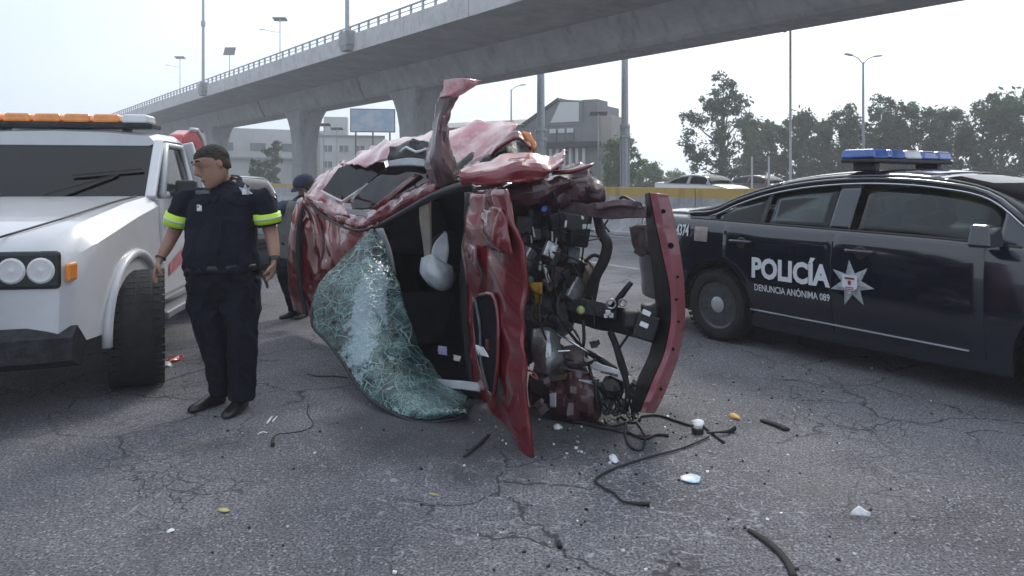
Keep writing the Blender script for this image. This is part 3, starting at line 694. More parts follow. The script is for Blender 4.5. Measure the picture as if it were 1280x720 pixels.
def car(s, root, paint, glass, rim, detail=True, roof_mat=None):
    ar, az = s.rw*1.20, s.rw*1.04
    xs = [round(q, 3) for q in np.arange(s.L0, s.L1+.001, (s.L1-s.L0)/56) if all(abs(q-w_) > ar+.02 for w_ in (0, s.wb))]
    for w_ in (0, s.wb): xs += [w_-ar-.004, w_+ar+.004]+[w_-ar*math.cos(math.pi*k/24) for k in range(25)]
    xs = sorted(xs); b = MB(); rings = []
    def arch_z(x):
        for w_ in (0, s.wb):
            if abs(x-w_) <= ar+1e-6: return az+math.sqrt(max(0, ar*ar-(x-w_)**2))
        return 0
    for x in xs:
        za = arch_z(x); h = [(s.side_y(x, max(z, za+.004*k)) if 0 < k < 10 and z < za else y, max(z, za+.004*k)) for k, (y, z) in enumerate(s.prof(x))]
        rings.append([Vector((x, y, z)) for y, z in h]+[Vector((x, -y, z)) for y, z in h[-2::-1]])
    b.ring_loft(rings, cap=True, closed=True)
    o = b.build('body', paint, root, smooth=True)
    for w_ in (0, s.wb):
        for sy in (-1, 1):
            a = MB(); a.ring_loft([[Vector((w_+ar*1.0*math.cos(t_), sy*y_, az+ar*1.0*math.sin(t_))) for t_ in np.linspace(-.25, math.pi+.25, 22)] for y_ in (s.hw-.30, s.hw-.012)], cap=False, closed=False)
            a.box((w_, sy*(s.hw-.31), az), (ar*2, .01, ar*1.9)); a.build('wheel_arch', M['black_plastic'], root, smooth=True)
    # glasshouse
    x0, x1 = s.cx[0]+.02, s.cx[-1]
    gx = list(np.arange(x0, x1+.0001, (x1-x0)/44))
    def up(x, dz=.045, n=9):
        zc = s.contour(x)+dz; yb = s.glass_y(x, s.contour(x))-.004
        zt = smooth_interp(x, [-.46, -.15, .2, .65, 1.2, 1.72, 2.15, 2.45, 2.8], [1.20, 1.30, 1.44, 1.555, 1.60, 1.585, 1.49, 1.36, 1.13])
        zt = max(zt, zc+.01)
        return [Vector((x, yb*math.cos(a), zc+(zt-zc)*math.sin(a)**.9 if a < math.pi/2+.001 else zc+(zt-zc)*max(0, math.sin(a))**.9)) for a in [math.pi*k/(2*n) for k in range(2*n+1)]]
    def shell(a0, a1, name, m, solid=.02, inset=0):
        mb_ = MB(); q = [x for x in gx if a0-1e-6 <= x <= a1+1e-6]
        if inset:
            mb_.ring_loft([[Vector((v.x, v.y*.93, v.z-.008)) for v in up(x)] for x in q], cap=False, closed=False)
        else: mb_.ring_loft([up(x) for x in q], cap=False, closed=False)
        return mb_.build(name, m, root, smooth='all', solid=solid)
    shell(gx[14], gx[33], 'roof', roof_mat or paint)
    shell(gx[0], gx[14], 'rear_window', M['glass_dark'], .006)
    shell(gx[33], gx[44], 'windscreen', M['glass_dark'], .006)
    segs = [('pillar', -.40, -.05), ('quarter_window', -.05, .46), ('pillar', .46, .50), ('window', .50, 1.12), ('pillar', 1.12, 1.30), ('window', 1.30, 2.36), ('pillar', 2.36, 2.6)]
    for sy in (-1, 1):
        for nm, a0, a1 in segs:
            mb_ = MB(); q = list(np.arange(a0, a1+.0001, (a1-a0)/8)); rings = []
            ins = 0 if nm == 'pillar' else .014
            for x in q:
                zb_, zt_ = s.belt(x)-.03, max(s.belt(x)-.02, s.contour(x)+(.002 if nm == 'pillar' else -.028))
                rings.append([Vector((x, sy*(s.glass_y(x, zb_+(zt_-zb_)*k/5)-ins), zb_+(zt_-zb_)*k/5)) for k in range(6)])
            mb_.ring_loft(rings, cap=False, closed=False)
            mb_.build(nm, (paint if a0 < -.1 or a0 > 1.02 else M['black_plastic']) if nm == 'pillar' else glass, root, smooth='all', solid=.012 if nm == 'pillar' else .005, solid_off=0)
        rail = MB(); pts = [Vector((x, sy*(s.glass_y(x, s.contour(x))+.002), s.contour(x)+.022)) for x in np.arange(-.38, 2.58, .09)]
        rail.tube(pts, .036, 8, flat=.55, flatdir=(0, 0, 1)); rail.build('roof_rail', paint, root, smooth='all')
        if detail:
            tr = MB(); tr.tube([Vector((x, sy*(s.glass_y(x, s.contour(x))+.012), s.contour(x)-.012)) for x in np.arange(-.12, 2.55, .07)], .012, 6); 
            tr.build('window_trim', M['chrome'], root, smooth='all')
            tr = MB(); tr.tube([Vector((x, sy*(s.glass_y(x, s.belt(x))+.012), s.belt(x)-.005)) for x in np.arange(-.10, 2.55, .1)], .011, 6)
            tr.build('belt_trim', M['black_plastic'], root, smooth='all')
    for x in (0, s.wb):
        for sy in (-1, 1): wheel(root, x, sy*(s.hw-.135), s.rw, .235, rim, sy)
    if detail:
        # inside
        for x, y in ((.78, .42), (.78, -.42), (1.55, .42), (1.55, -.42)):
            a = MB(); a.box((x+.1, y, .52), (.55, .5, .3)); a.bar((x-.1, y, .6), (x-.32, y, 1.18), .48, .14, up=(0, 1, 0)); a.bar((x-.33, y, 1.20), (x-.36, y, 1.34), .26, .1, up=(0, 1, 0))
            a.build('seat', M['black_plastic'], root, bevel=.03)
        a = MB(); a.box((2.35, 0, .96), (.5, 1.5, .22)); a.build('dashboard', M['black_plastic'], root, bevel=.04)
        a = MB(); a.lathe([(-.012, .17), (0, .185), (.012, .17)], 20, (1.98, .42, .93), axis='X'); a.build('steering_wheel', M['black_plastic'], root)
    return o
def side_panel(s, root, x0, x1, z0, z1, name, m, sy, off=.006, nz=10, arch=None):
    mb_ = MB(); q = list(np.linspace(x0, x1, 14)); rings = []
    for x in q:
        zb_ = z0(x) if callable(z0) else z0
        zt_ = z1(x) if callable(z1) else z1
        rings.append([Vector((x, sy*(s.side_y(x, zb_+(zt_-zb_)*k/nz)+off), zb_+(zt_-zb_)*k/nz)) for k in range(nz+1)])
    mb_.ring_loft(rings, cap=False, closed=False)
    return mb_.build(name, m, root, smooth='all', solid=.02, bevel=.004)
def on_side(s, mesh_, sy, x0, z0, off, flip=True):
    """wrap a flat text or emblem mesh (x right, y up) on a car side; text reads from rear to front on the right side"""
    vs = []
    for v in mesh_.vertices:
        x, z = x0+v.co.x, z0+v.co.y
        v.co = Vector((x, sy*(s.side_y(x, z)+off+v.co.z), z))
S1 = Sedan()
PA = R(-56.4)
pc = empty('police_car', (1.99-.955*.833*.0, 6.8, 0), PA, 'dark navy police sedan with POLICÍA lettering and a silver star on its door', 'police car')
# put the near rear wheel's foot where the photograph has it
fx, fy = math.cos(PA), math.sin(PA)
foot = G(903, 424); pc.location = (foot.x-(-.835)*(-fy), foot.y-(-.835)*fx, 0)
M['rim_steel'] = mat('dark_steel_rim', (.085, .088, .095), .4, .4, var=.3, vscale=20)
car(S1, pc, M['navy_paint'], M['glass'], M['rim_steel'])
for sy in (-1, 1):
    arch = lambda x: max(.285, (.36+math.sqrt(max(0, .45**2-(x-0)**2))) if abs(x) < .45 else .285)
    side_panel(S1, pc, .10, 1.19, arch, lambda x: S1.belt(x)-.035, 'rear_door', M['navy_paint'], sy)
    side_panel(S1, pc, 1.202, 2.30, .285, lambda x: S1.belt(x)-.035, 'front_door', M['navy_paint'], sy)
    st_ = MB(); pts = [Vector((x, sy*(S1.side_y(x, .36-.012*x)+.016), .36-.012*x)) for x in np.arange(.40, 2.3, .1)]
    st_.tube(pts, .013, 8, flat=.6, flatdir=(0, 0, 1)); st_.build('sill_trim', M['steel'], pc, smooth='all')
    for hx in (.20, 1.32):
        h = MB(); zz = .955
        h.tube([(hx, sy*(S1.side_y(hx, zz)+.01), zz), (hx+.03, sy*(S1.side_y(hx, zz)+.045), zz), (hx+.19, sy*(S1.side_y(hx, zz)+.045), zz), (hx+.22, sy*(S1.side_y(hx, zz)+.01), zz)], .014, 8, 3)
        ho = h.build('door_handle', M['navy_paint'], pc, smooth='all')
        h = MB(); h.lathe([(sy*(S1.side_y(hx+.1, zz-.01)+.004), .055), (sy*(S1.side_y(hx+.1, zz-.01)+.010), .045)], 16, (hx+.11, 0, zz-.015)); h.build('handle_recess', M['black_plastic'], ho)
    mr_ = MB(); mr_.box((2.36, sy*1.06, 1.14), (.14, .24, .15), taper=.8); mr_.bar((2.4, sy*.86, 1.08), (2.38, sy*.98, 1.11), .06, .04); mr_.build('wing_mirror', M['navy_paint'], pc, bevel=.03)
    # tail lamp wrapping round the rear corner
    tl = side_panel(S1, pc, S1.L0+.07, S1.L0+.42, .86, 1.03, 'tail_lamp', M['lamp_clear'], sy, off=.008, nz=4)
    hl = side_panel(S1, pc, S1.L1-.52, S1.L1-.10, .62, lambda x: S1.g('sh', x)-.05, 'headlight', M['lamp_clear'], sy, off=.008, nz=4)
# lettering (the camera faces the right side of the car)
def letter(body, size, x0, z0, bold, name, sx=1.0, shear=0.0):
    me = text_mesh(body, size, bold)
    for v in me.vertices: v.co.x = v.co.x*sx
    on_side(S1, me, -1, x0, z0, .013)
    o = link(name, me, M['decal_white'], pc); return o
letter('POLICÍA', .235, .43, .655, .010, 'lettering_policia', .86)
letter('DENUNCIA ANÓNIMA 089', .080, .46, .535, .0012, 'lettering_phone', .76)
letter('4374', .150, -.485, .965, .004, 'lettering_number', .56)
def star(cx_, cz_, ro, ri, n=7):
    mb_ = MB(); pts = []
    for k in range(n*2):
        a = math.pi/2+math.pi*k/n+.12; r_ = ro if k % 2 == 0 else ri
        pts.append(Vector((math.cos(a)*r_, math.sin(a)*r_, 0)))
    vs = pts+[Vector((0, 0, .012))]
    mb_.add(vs, [(k, (k+1) % (2*n), 2*n) for k in range(2*n)]); return mb_
me = star(1.38, .62, .185, .085).mesh('star_emblem'); on_side(S1, me, -1, 1.37, .70, .013)
em = link('star_emblem', me, M['decal_silver'], pc)
mb = MB(); mb.add([(-.062, .062, .024), (.062, .062, .024), (.062, -.03, .024), (0, -.085, .024), (-.062, -.03, .024)], [(0, 1, 2, 3, 4)])
me = mb.mesh('shield'); on_side(S1, me, -1, 1.37, .705, .013); link('shield', me, M['decal_white'], em)
mb = MB(); mb.add([(-.04, .045, .028), (.04, .045, .028), (.04, .03, .028), (-.04, .03, .028)], [(0, 1, 2, 3)]); mb.add([(-.012, .02, .028), (.012, .02, .028), (.012, -.012, .028), (-.012, -.012, .028)], [(0, 1, 2, 3)])
me = mb.mesh('crest'); on_side(S1, me, -1, 1.37, .705, .013); M['crest'] = mat('crest_red', (.22, .03, .05), .5); link('crest', me, M['crest'], em)
mb = MB()
for k in range(3): mb.add([(-.035, -.03-.014*k, .028), (.035, -.03-.014*k, .028), (.035, -.036-.014*k, .028), (-.035, -.036-.014*k, .028)], [(0, 1, 2, 3)])
me = mb.mesh('crest_band'); on_side(S1, me, -1, 1.37, .705, .013); link('crest_band', me, M['crest'], em)
# fuel flap patch and pale reflective patch by the rear corner
M['reflect'] = mat('reflective_patch', (.30, .25, .24), .3, var=.2, vscale=30)
side_panel(S1, pc, -.25, -.09, .92, 1.06, 'reflector', M['reflect'], -1, off=.006, nz=4)
# light bar on the roof
lb = MB(); lb.box((1.22, 0, 1.665), (.30, 1.26, .035)); 
for y in (-.5, .5): lb.box((1.22, y, 1.62), (.2, .07, .08))
lbo = lb.build('light_bar', M['black_plastic'], pc, bevel=.012)
for k, y in enumerate((-.52, -.26, 0, .26, .52)):
    a = MB(); a.box((1.22, y, 1.722), (.30, .235, .075), taper=.88); a.build('beacon_lens', M['lamp_blue'] if k != 2 else M['lamp_clear'], lbo, bevel=.015)
a = MB(); a.box((3.96, 0, .45), (.12, 1.2, .18)); a.build('front_grille', M['black_plastic'], pc, bevel=.03)
a = MB(); a.box((S1.L0-.015, 0, .62), (.03, .55, .16)); a.build('licence_plate', M['decal_white'], pc)
# far cars
def far_car(name, loc, rz, paint, label, cat='car', group=None):
    r = empty(name, loc, rz, label, cat, group); car(S1, r, paint, M['glass_dark'], M['alu'], detail=True); return r
M['silver_paint'] = mat('silver_white_paint', (.74, .75, .76), .3, .2, var=.05, coat=1)
M['maroon_paint'] = mat('maroon_paint', (.09, .02, .02), .3, var=.1, coat=1)
M['grey_paint'] = mat('dark_grey_paint', (.03, .033, .04), .3, var=.1, coat=1)
b = P(862, HY, 37); far_car('white_sedan', (b.x-.4, b.y, .25), math.atan2(-RD.y, -RD.x), M['silver_paint'], 'white sedan driving beyond the barrier below the eucalyptus')
b = P(934, HY, 44); far_car('maroon_sedan', (b.x-.4, b.y, .25), math.atan2(-RD.y, -RD.x), M['maroon_paint'], 'dark maroon car beyond the barrier, mostly behind the police car roof')
b = P(318, HY, 14.5); far_car('dark_sedan', (b.x-.5, b.y, 0), R(-70), M['grey_paint'], 'dark grey car parked behind the standing officer')

# ------------------------------------------------------------ tow truck (front faces the camera, left of the officer)
TA = math.atan2(-.987, .16)                        # heading of the truck
tt = empty('tow_truck', (0, 0, 0), TA, 'white tow truck with amber roof beacon and red crane boom at the left', 'tow truck')
hx_, hy_ = math.cos(TA), math.sin(TA)              # forward; left of the truck = (-hy, hx)
wf = G(184, 480); tt.location = (wf.x-.12-.97*(-hy_)-.0*hx_, wf.y-.97*hx_, 0)   # origin under the front axle, y = .86 is the near front wheel
RW = .42
def tloft(sts, name, m, bevel=0, **k):
    a = MB(); a.ring_loft(sts); return a.build(name, m, tt, bevel=bevel, **k)
def tsec(x, w, z0, z1, c=.10, wt=None):
    wt = wt or w
    return [Vector((x, -w, z0)), Vector((x, w, z0)), Vector((x, w*1.01, (z0+z1)/2)), Vector((x, wt, z1-c)), Vector((x, wt-c, z1)), Vector((x, -wt+c, z1)), Vector((x, -wt, z1-c)), Vector((x, -w*1.01, (z0+z1)/2))]
M['truck_paint'] = mat('truck_white', (.56, .565, .585), .3, var=.06, vscale=2.5, coat=.8)
# bonnet and wings
o = tloft([tsec(1.0, .90, .55, 1.08, .1), tsec(.92, .96, .50, 1.16, .12), tsec(.5, .985, .48, 1.24, .12), tsec(-.1, .99, .48, 1.33, .1), tsec(-.55, .99, .48, 1.375, .08)], 'bonnet', M['truck_paint'], smooth=True)
arch_cut(o, [(0, RW*1.05, RW*1.22, sy*.55, sy*1.3) for sy in (-1, 1)], M['black_plastic'])
for sy in (-1, 1):
    fl = MB(); pts = [Vector((math.cos(a)*RW*1.25, sy*1.0, RW*1.05+math.sin(a)*RW*1.25)) for a in np.linspace(-.1, math.pi+.1, 22)]
    fl.tube(pts, .035, 8); fl.build('wheel_arch_flare', M['truck_paint'], tt, smooth='all')
# cab lower body with door
tloft([tsec(-.55, .985, .50, 1.37, .05, .955), tsec(-1.95, .985, .50, 1.37, .05, .955)], 'cab_body', M['truck_paint'], bevel=.01)
def cab_side(x, z): return .955-(z-1.36)*.22
def quad_panel(pts, name, m, th=.02, parent=tt, bevel=.004):
    a = MB(); a.add(pts, [tuple(range(len(pts)))]); return a.build(name, m, parent, solid=th, bevel=bevel, solid_off=0)
roofz = 2.0
for sy in (-1, 1):
    d = MB(); d.add([(-.62, sy*.995, .56), (-1.72, sy*.995, .56), (-1.72, sy*1.0, .95), (-1.72, sy*.966, 1.35), (-.62, sy*.966, 1.35), (-.62, sy*1.0, .95)], [(0, 1, 2, 5), (5, 2, 3, 4)])
    do = d.build('door', M['truck_paint'], tt, solid=.03, bevel=.006, solid_off=0)
    a = MB(); a.box((-1.55, sy*1.015, 1.12), (.2, .03, .05)); a.build('handle', M['black_plastic'], do, bevel=.008)
    # door glass and the frame round it
    fr_ = [(-.80, 1.38), (-1.20, 1.82), (-1.66, 1.82), (-1.74, 1.38)]
    fp = [Vector((x, sy*cab_side(x, z), z)) for x, z in fr_]
    g_ = [Vector((x, sy*(cab_side(x, z)-.012), z)) for x, z in [(-.86, 1.40), (-1.22, 1.80), (-1.64, 1.80), (-1.70, 1.40)]]
    quad_panel(g_, 'window', M['glass'], .006)
    a = MB(); a.tube(fp+[fp[0]], .03, 8); a.build('window_frame', M['truck_paint'], tt, smooth='all')
    a = MB(); a.bar(Vector((-.55, sy*.93, 1.35)), Vector((-1.10, sy*.83, 1.84)), .08, .07); a.build('pillar', M['truck_paint'], tt, bevel=.015)
    a = MB(); a.bar(Vector((-1.86, sy*.95, 1.33)), Vector((-1.80, sy*.83, 1.86)), .2, .06, up=(1, 0, 0)); a.build('pillar', M['truck_paint'], tt, bevel=.015)
    a = MB(); a.box((-.95, sy*1.10, 1.42), (.09, .17, .17)); a.bar((-.92, sy*.94, 1.38), (-.95, sy*1.04, 1.40), .04, .05); a.build('wing_mirror', M['black_plastic'], tt, bevel=.03)
    a = MB(); a.box((-1.15, sy*.99, .40), (1.2, .16, .06)); a.build('side_step', M['steel'], tt, bevel=.012)
    a = MB(); a.box((.995, sy*.735, .965), (.05, .36, .23)); hb_ = a.build('headlight', M['black_plastic'], tt, bevel=.03)
    for q_ in (-.08, .08):
        a = MB(); a.lathe([(1.0, .075), (1.022, .078), (1.03, .066), (1.024, .02), (1.03, .003)], 20, (0, sy*.735+q_, .965), axis='X'); a.build('lamp_lens', M['lamp_clear'], hb_, smooth=True)
    a = MB(); a.box((.955, sy*.955, .95), (.10, .04, .11)); a.build('indicator', M['lamp_amber'], tt, bevel=.015)
    a = MB(); a.bar((-.50, sy*.15, 1.385), (-.74, sy*.62, 1.555), .02, .02); a.bar((-.72, sy*.28, 1.545), (-.78, sy*.80, 1.60), .02, .015); a.build('wiper', M['black_plastic'], tt)
    a = MB(); a.tube([(.98, sy*.56, 1.16), (.5, sy*.72, 1.252), (-.1, sy*.80, 1.338), (-.5, sy*.84, 1.378)], .007, 6, 4); a.build('bonnet_gap', M['black_plastic'], tt, smooth='all')
    before = set(bpy.data.objects); yw = 1.02 if sy > 0 else -.86
    wheel(tt, 0, yw, RW, .32, M['rim_steel'], sy, n=44)
    Ms = Matrix.Translation((0, yw, 0)) @ Matrix.Rotation(R(17), 4, 'Z') @ Matrix.Translation((0, -yw, 0))   # steered wheels
    for o_ in set(bpy.data.objects)-before: o_.data.transform(Ms)
    wheel(tt, -3.3, sy*.84, RW, .30, M['rim_steel'], sy, n=44)
    # pink and grey swoosh on the door
    M.setdefault('decal_pink', mat('faded_red_decal', (.45, .16, .18), .4, var=.3, vscale=9))
    a = MB(); a.add([(-.75, sy*1.020, .70), (-1.6, sy*1.020, .86), (-1.66, sy*1.020, .98), (-1.2, sy*1.020, .92), (-.75, sy*1.020, .80)], [(0, 1, 2, 3, 4)]); a.build('door_stripe', M['decal_pink'], do)
wsn = [Vector((-.55, -.90, 1.36)), Vector((-.55, .90, 1.36)), Vector((-1.09, .81, 1.84)), Vector((-1.09, -.81, 1.84))]
quad_panel(wsn, 'windscreen', M['glass_dark'], .006)
a = MB(); a.ring_loft([[Vector((x, y*w, z+dz)) for y, dz in ((-1, 0), (-.93, .06), (-.5, .09), (0, .10), (.5, .09), (.93, .06), (1, 0), (.9, -.03), (-.9, -.03))] for x, w, z in ((-1.05, .82, 1.83), (-1.22, .84, 1.86), (-1.7, .84, 1.865), (-1.95, .83, 1.83))])
a.build('roof', M['truck_paint'], tt, smooth=True)
a = MB(); a.box((-1.96, 0, 1.58), (.03, 1.7, .56)); a.build('cab_back', M['truck_paint'], tt)
for y in (-.42, .42):
    a = MB(); a.box((-1.25, y, .95), (.5, .5, .3)); a.bar((-1.5, y, 1.0), (-1.65, y, 1.62), .48, .14, up=(0, 1, 0)); a.build('seat', M['black_plastic'], tt, bevel=.04)
a = MB(); a.box((-.8, 0, 1.2), (.4, 1.7, .2)); a.build('dashboard', M['black_plastic'], tt, bevel=.03)
# nose: grille, bumper, push bar
a = MB(); a.box((.99, 0, .9), (.06, 1.0, .34)); go = a.build('grille', M['black_plastic'], tt, bevel=.02)
for k in range(5):
    a = MB(); a.box((1.03, 0, .77+k*.065), (.03, 1.0, .02)); a.build('grille_slat', M['chrome'], go)
a = MB(); a.ring_loft([[Vector((1.05-.12*(abs(y)/.98)**3, y, .62)), Vector((1.12-.12*(abs(y)/.98)**3, y, .56)), Vector((1.12-.12*(abs(y)/.98)**3, y, .42)), Vector((1.0-.12*(abs(y)/.98)**3, y, .36)), Vector((.92-.12*(abs(y)/.98)**3, y, .5))] for y in np.linspace(-.98, .98, 15)])
a.build('bumper', M['black_metal'], tt, smooth=True)
a = MB()
for y in (-.45, .45): a.tube([(1.1, y, .4), (1.2, y, .7), (1.18, y, 1.12)], .035, 10, 3)
for z in (.75, 1.1): a.tube([(1.19, -.45, z), (1.19, .45, z)], .03, 10)
a.build('push_bar', M['black_metal'], tt, smooth='all')
a = MB(); a.box((1.135, 0, .5), (.02, .34, .15)); a.build('licence_plate', M['decal_white'], tt)
# roof beacon
a = MB(); a.box((-1.3, 0, 1.99), (.26, 1.5, .05)); 
for y in (-.5, .5): a.box((-1.3, y, 1.93), (.1, .06, .12))
bo = a.build('beacon_bar', M['black_metal'], tt, bevel=.012)
for k, y in enumerate((-.6, -.36, -.12, .12, .36, .60)):
    a = MB(); a.box((-1.3, y, 2.055), (.26, .225, .08), taper=.9); a.build('beacon_lens', M['lamp_amber'] if k < 5 else M['lamp_clear'], bo, bevel=.02)
# bed, chassis and red crane boom
a = MB(); a.box((-3.3, 0, .78), (2.6, 1.9, .38)); a.build('tow_bed', M['truck_paint'], tt, bevel=.03)
for y in (-.4, .4):
    a = MB(); a.bar((.6, y, .5), (-4.6, y, .5), .1, .16); a.build('chassis_rail', M['black_metal'], tt)
M['boom_red'] = mat('boom_red', (.42, .025, .03), .35, var=.15, vscale=4, coat=.7)
a = MB(); pr = [(-2.1, 1.86), (-2.2, 1.98), (-2.45, 2.04), (-2.7, 2.05), (-2.9, 1.97), (-3.02, 1.83), (-2.90, 1.74), (-2.72, 1.84), (-2.5, 1.90), (-2.25, 1.87)]
a.prism([(x, .58, z) for x, z in pr], (0, .16, 0)); a.build('boom_cover', M['boom_red'], tt, bevel=.03)
a = MB(); a.prism([(x, -.74, z) for x, z in pr], (0, .16, 0)); a.build('boom_cover', M['boom_red'], tt, bevel=.03)
a = MB(); a.bar((-2.2, 0, 1.0), (-4.3, 0, 1.7), .18, .22); a.bar((-2.5, 0, .9), (-2.5, 0, 1.3), .3, .5); a.build('boom', M['boom_red'], tt, bevel=.02)
a = MB(); a.tube([Vector((x, .74, z+.012)) for x, z in pr[2:6]], .02, 8); a.build('boom_trim', M['steel_white'], tt, smooth='all')
# ------------------------------------------------------------ the wreck, lying on its right side, nose to the camera's right
def red_mat(name, base, dark, dirt=.35, sc=7, rough=.3, d0=.60, d1=.66):
    m = mat(name, base, rough, var=.2, vscale=3, coat=.85, spec=.5, bump=.06, bscale=14)
    t = m.node_tree; b = t.nodes['Principled BSDF']; src = b.inputs['Base Color'].links[0].from_socket
    co = t.nodes.new('ShaderNodeTexCoord')
    n = t.nodes.new('ShaderNodeTexNoise'); n.inputs['Scale'].default_value = sc; n.inputs['Detail'].default_value = 9; n.inputs['Roughness'].default_value = .72
    t.links.new(co.outputs['Object'], n.inputs['Vector'])
    r = t.nodes.new('ShaderNodeValToRGB'); r.color_ramp.elements[0].position = d0; r.color_ramp.elements[1].position = d1
    r.color_ramp.elements[0].color = (0, 0, 0, 1); r.color_ramp.elements[1].color = (dirt, dirt, dirt, 1); t.links.new(n.outputs['Fac'], r.inputs['Fac'])
    mx = t.nodes.new('ShaderNodeMix'); mx.data_type = 'RGBA'; t.links.new(r.outputs['Color'], mx.inputs[0]); t.links.new(src, mx.inputs[6]); mx.inputs[7].default_value = (*dark, 1)
    # thin scratches down to primer
    mp = t.nodes.new('ShaderNodeMapping'); mp.inputs['Scale'].default_value = (60, 60, 3.5); mp.inputs['Rotation'].default_value = (.5, .3, .2); t.links.new(co.outputs['Object'], mp.inputs['Vector'])
    n2 = t.nodes.new('ShaderNodeTexNoise'); n2.inputs['Scale'].default_value = 1; n2.inputs['Detail'].default_value = 3; t.links.new(mp.outputs['Vector'], n2.inputs['Vector'])
    r2 = t.nodes.new('ShaderNodeValToRGB'); r2.color_ramp.elements[0].position = .70; r2.color_ramp.elements[1].position = .74
    r2.color_ramp.elements[0].color = (0, 0, 0, 1); r2.color_ramp.elements[1].color = (.5, .5, .5, 1); t.links.new(n2.outputs['Fac'], r2.inputs['Fac'])
    mx2 = t.nodes.new('ShaderNodeMix'); mx2.data_type = 'RGBA'; t.links.new(r2.outputs['Color'], mx2.inputs[0]); t.links.new(mx.outputs[2], mx2.inputs[6]); mx2.inputs[7].default_value = (.32, .27, .27, 1)
    t.links.new(mx2.outputs[2], b.inputs['Base Color'])
    return m
M['wreck_red'] = red_mat('wreck_red', (.125, .003, .010), (.03, .006, .01), .35, 7, .24)
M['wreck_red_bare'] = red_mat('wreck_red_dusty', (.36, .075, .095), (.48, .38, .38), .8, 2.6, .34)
M['dust_sheen_red'] = red_mat('dust_sheen_red', (.33, .07, .09), (.60, .46, .44), .85, 2.2, .4, .44, .60)  # pale tone paints grazing sky reflection over the red, along with dust
M['wing_red'] = red_mat('wing_red', (.20, .012, .024), (.30, .16, .16), .5, 4, .28)
M['beam_red'] = red_mat('beam_red', (.21, .045, .06), (.26, .15, .15), .65, 9, .5)
M['inner_red'] = red_mat('inner_red', (.045, .009, .013), (.012, .01, .012), .8, 6, .6)
M['dark_inside'] = mat('dark_cabin', (.008, .009, .012), .95, spec=.08, var=.4, vscale=6)
M['liner'] = mat('grey_liner', (.022, .024, .03), .85, spec=.2, var=.3, vscale=9)
M['airbag'] = mat('airbag_cloth', (.40, .43, .45), .9, var=.12, vscale=9, bump=.4, bscale=22)
M['tan_strip'] = mat('tan_trim', (.20, .175, .14), .8, var=.2)
M['grey_trim'] = mat('pale_grey_trim', (.32, .34, .36), .6, var=.15)
M['rusty'] = mat('rusty_metal', (.11, .06, .035), .8, .3, col2=(.05, .04, .035), vscale=14, bump=.4, bscale=40)
M['brown_metal'] = mat('dull_brass_metal', (.14, .115, .08), .6, .5, var=.3, vscale=16, bump=.3, bscale=40)
M['yellow_pl'] = mat('yellow_plastic', (.40, .23, .03), .5, var=.4, vscale=14)
M['engine_grey'] = mat('engine_grey', (.10, .105, .115), .55, .6, var=.45, vscale=14, bump=.4, bscale=45)
M['dusky'] = mat('dusky_rail', (.17, .11, .115), .55, .2, col2=(.07, .055, .06), vscale=10, bump=.3, bscale=40)
M['wire'] = mat('black_wire', (.012, .012, .013), .55, var=.3)
M['paper'] = mat('white_paper', (.72, .73, .76), .8, var=.06)
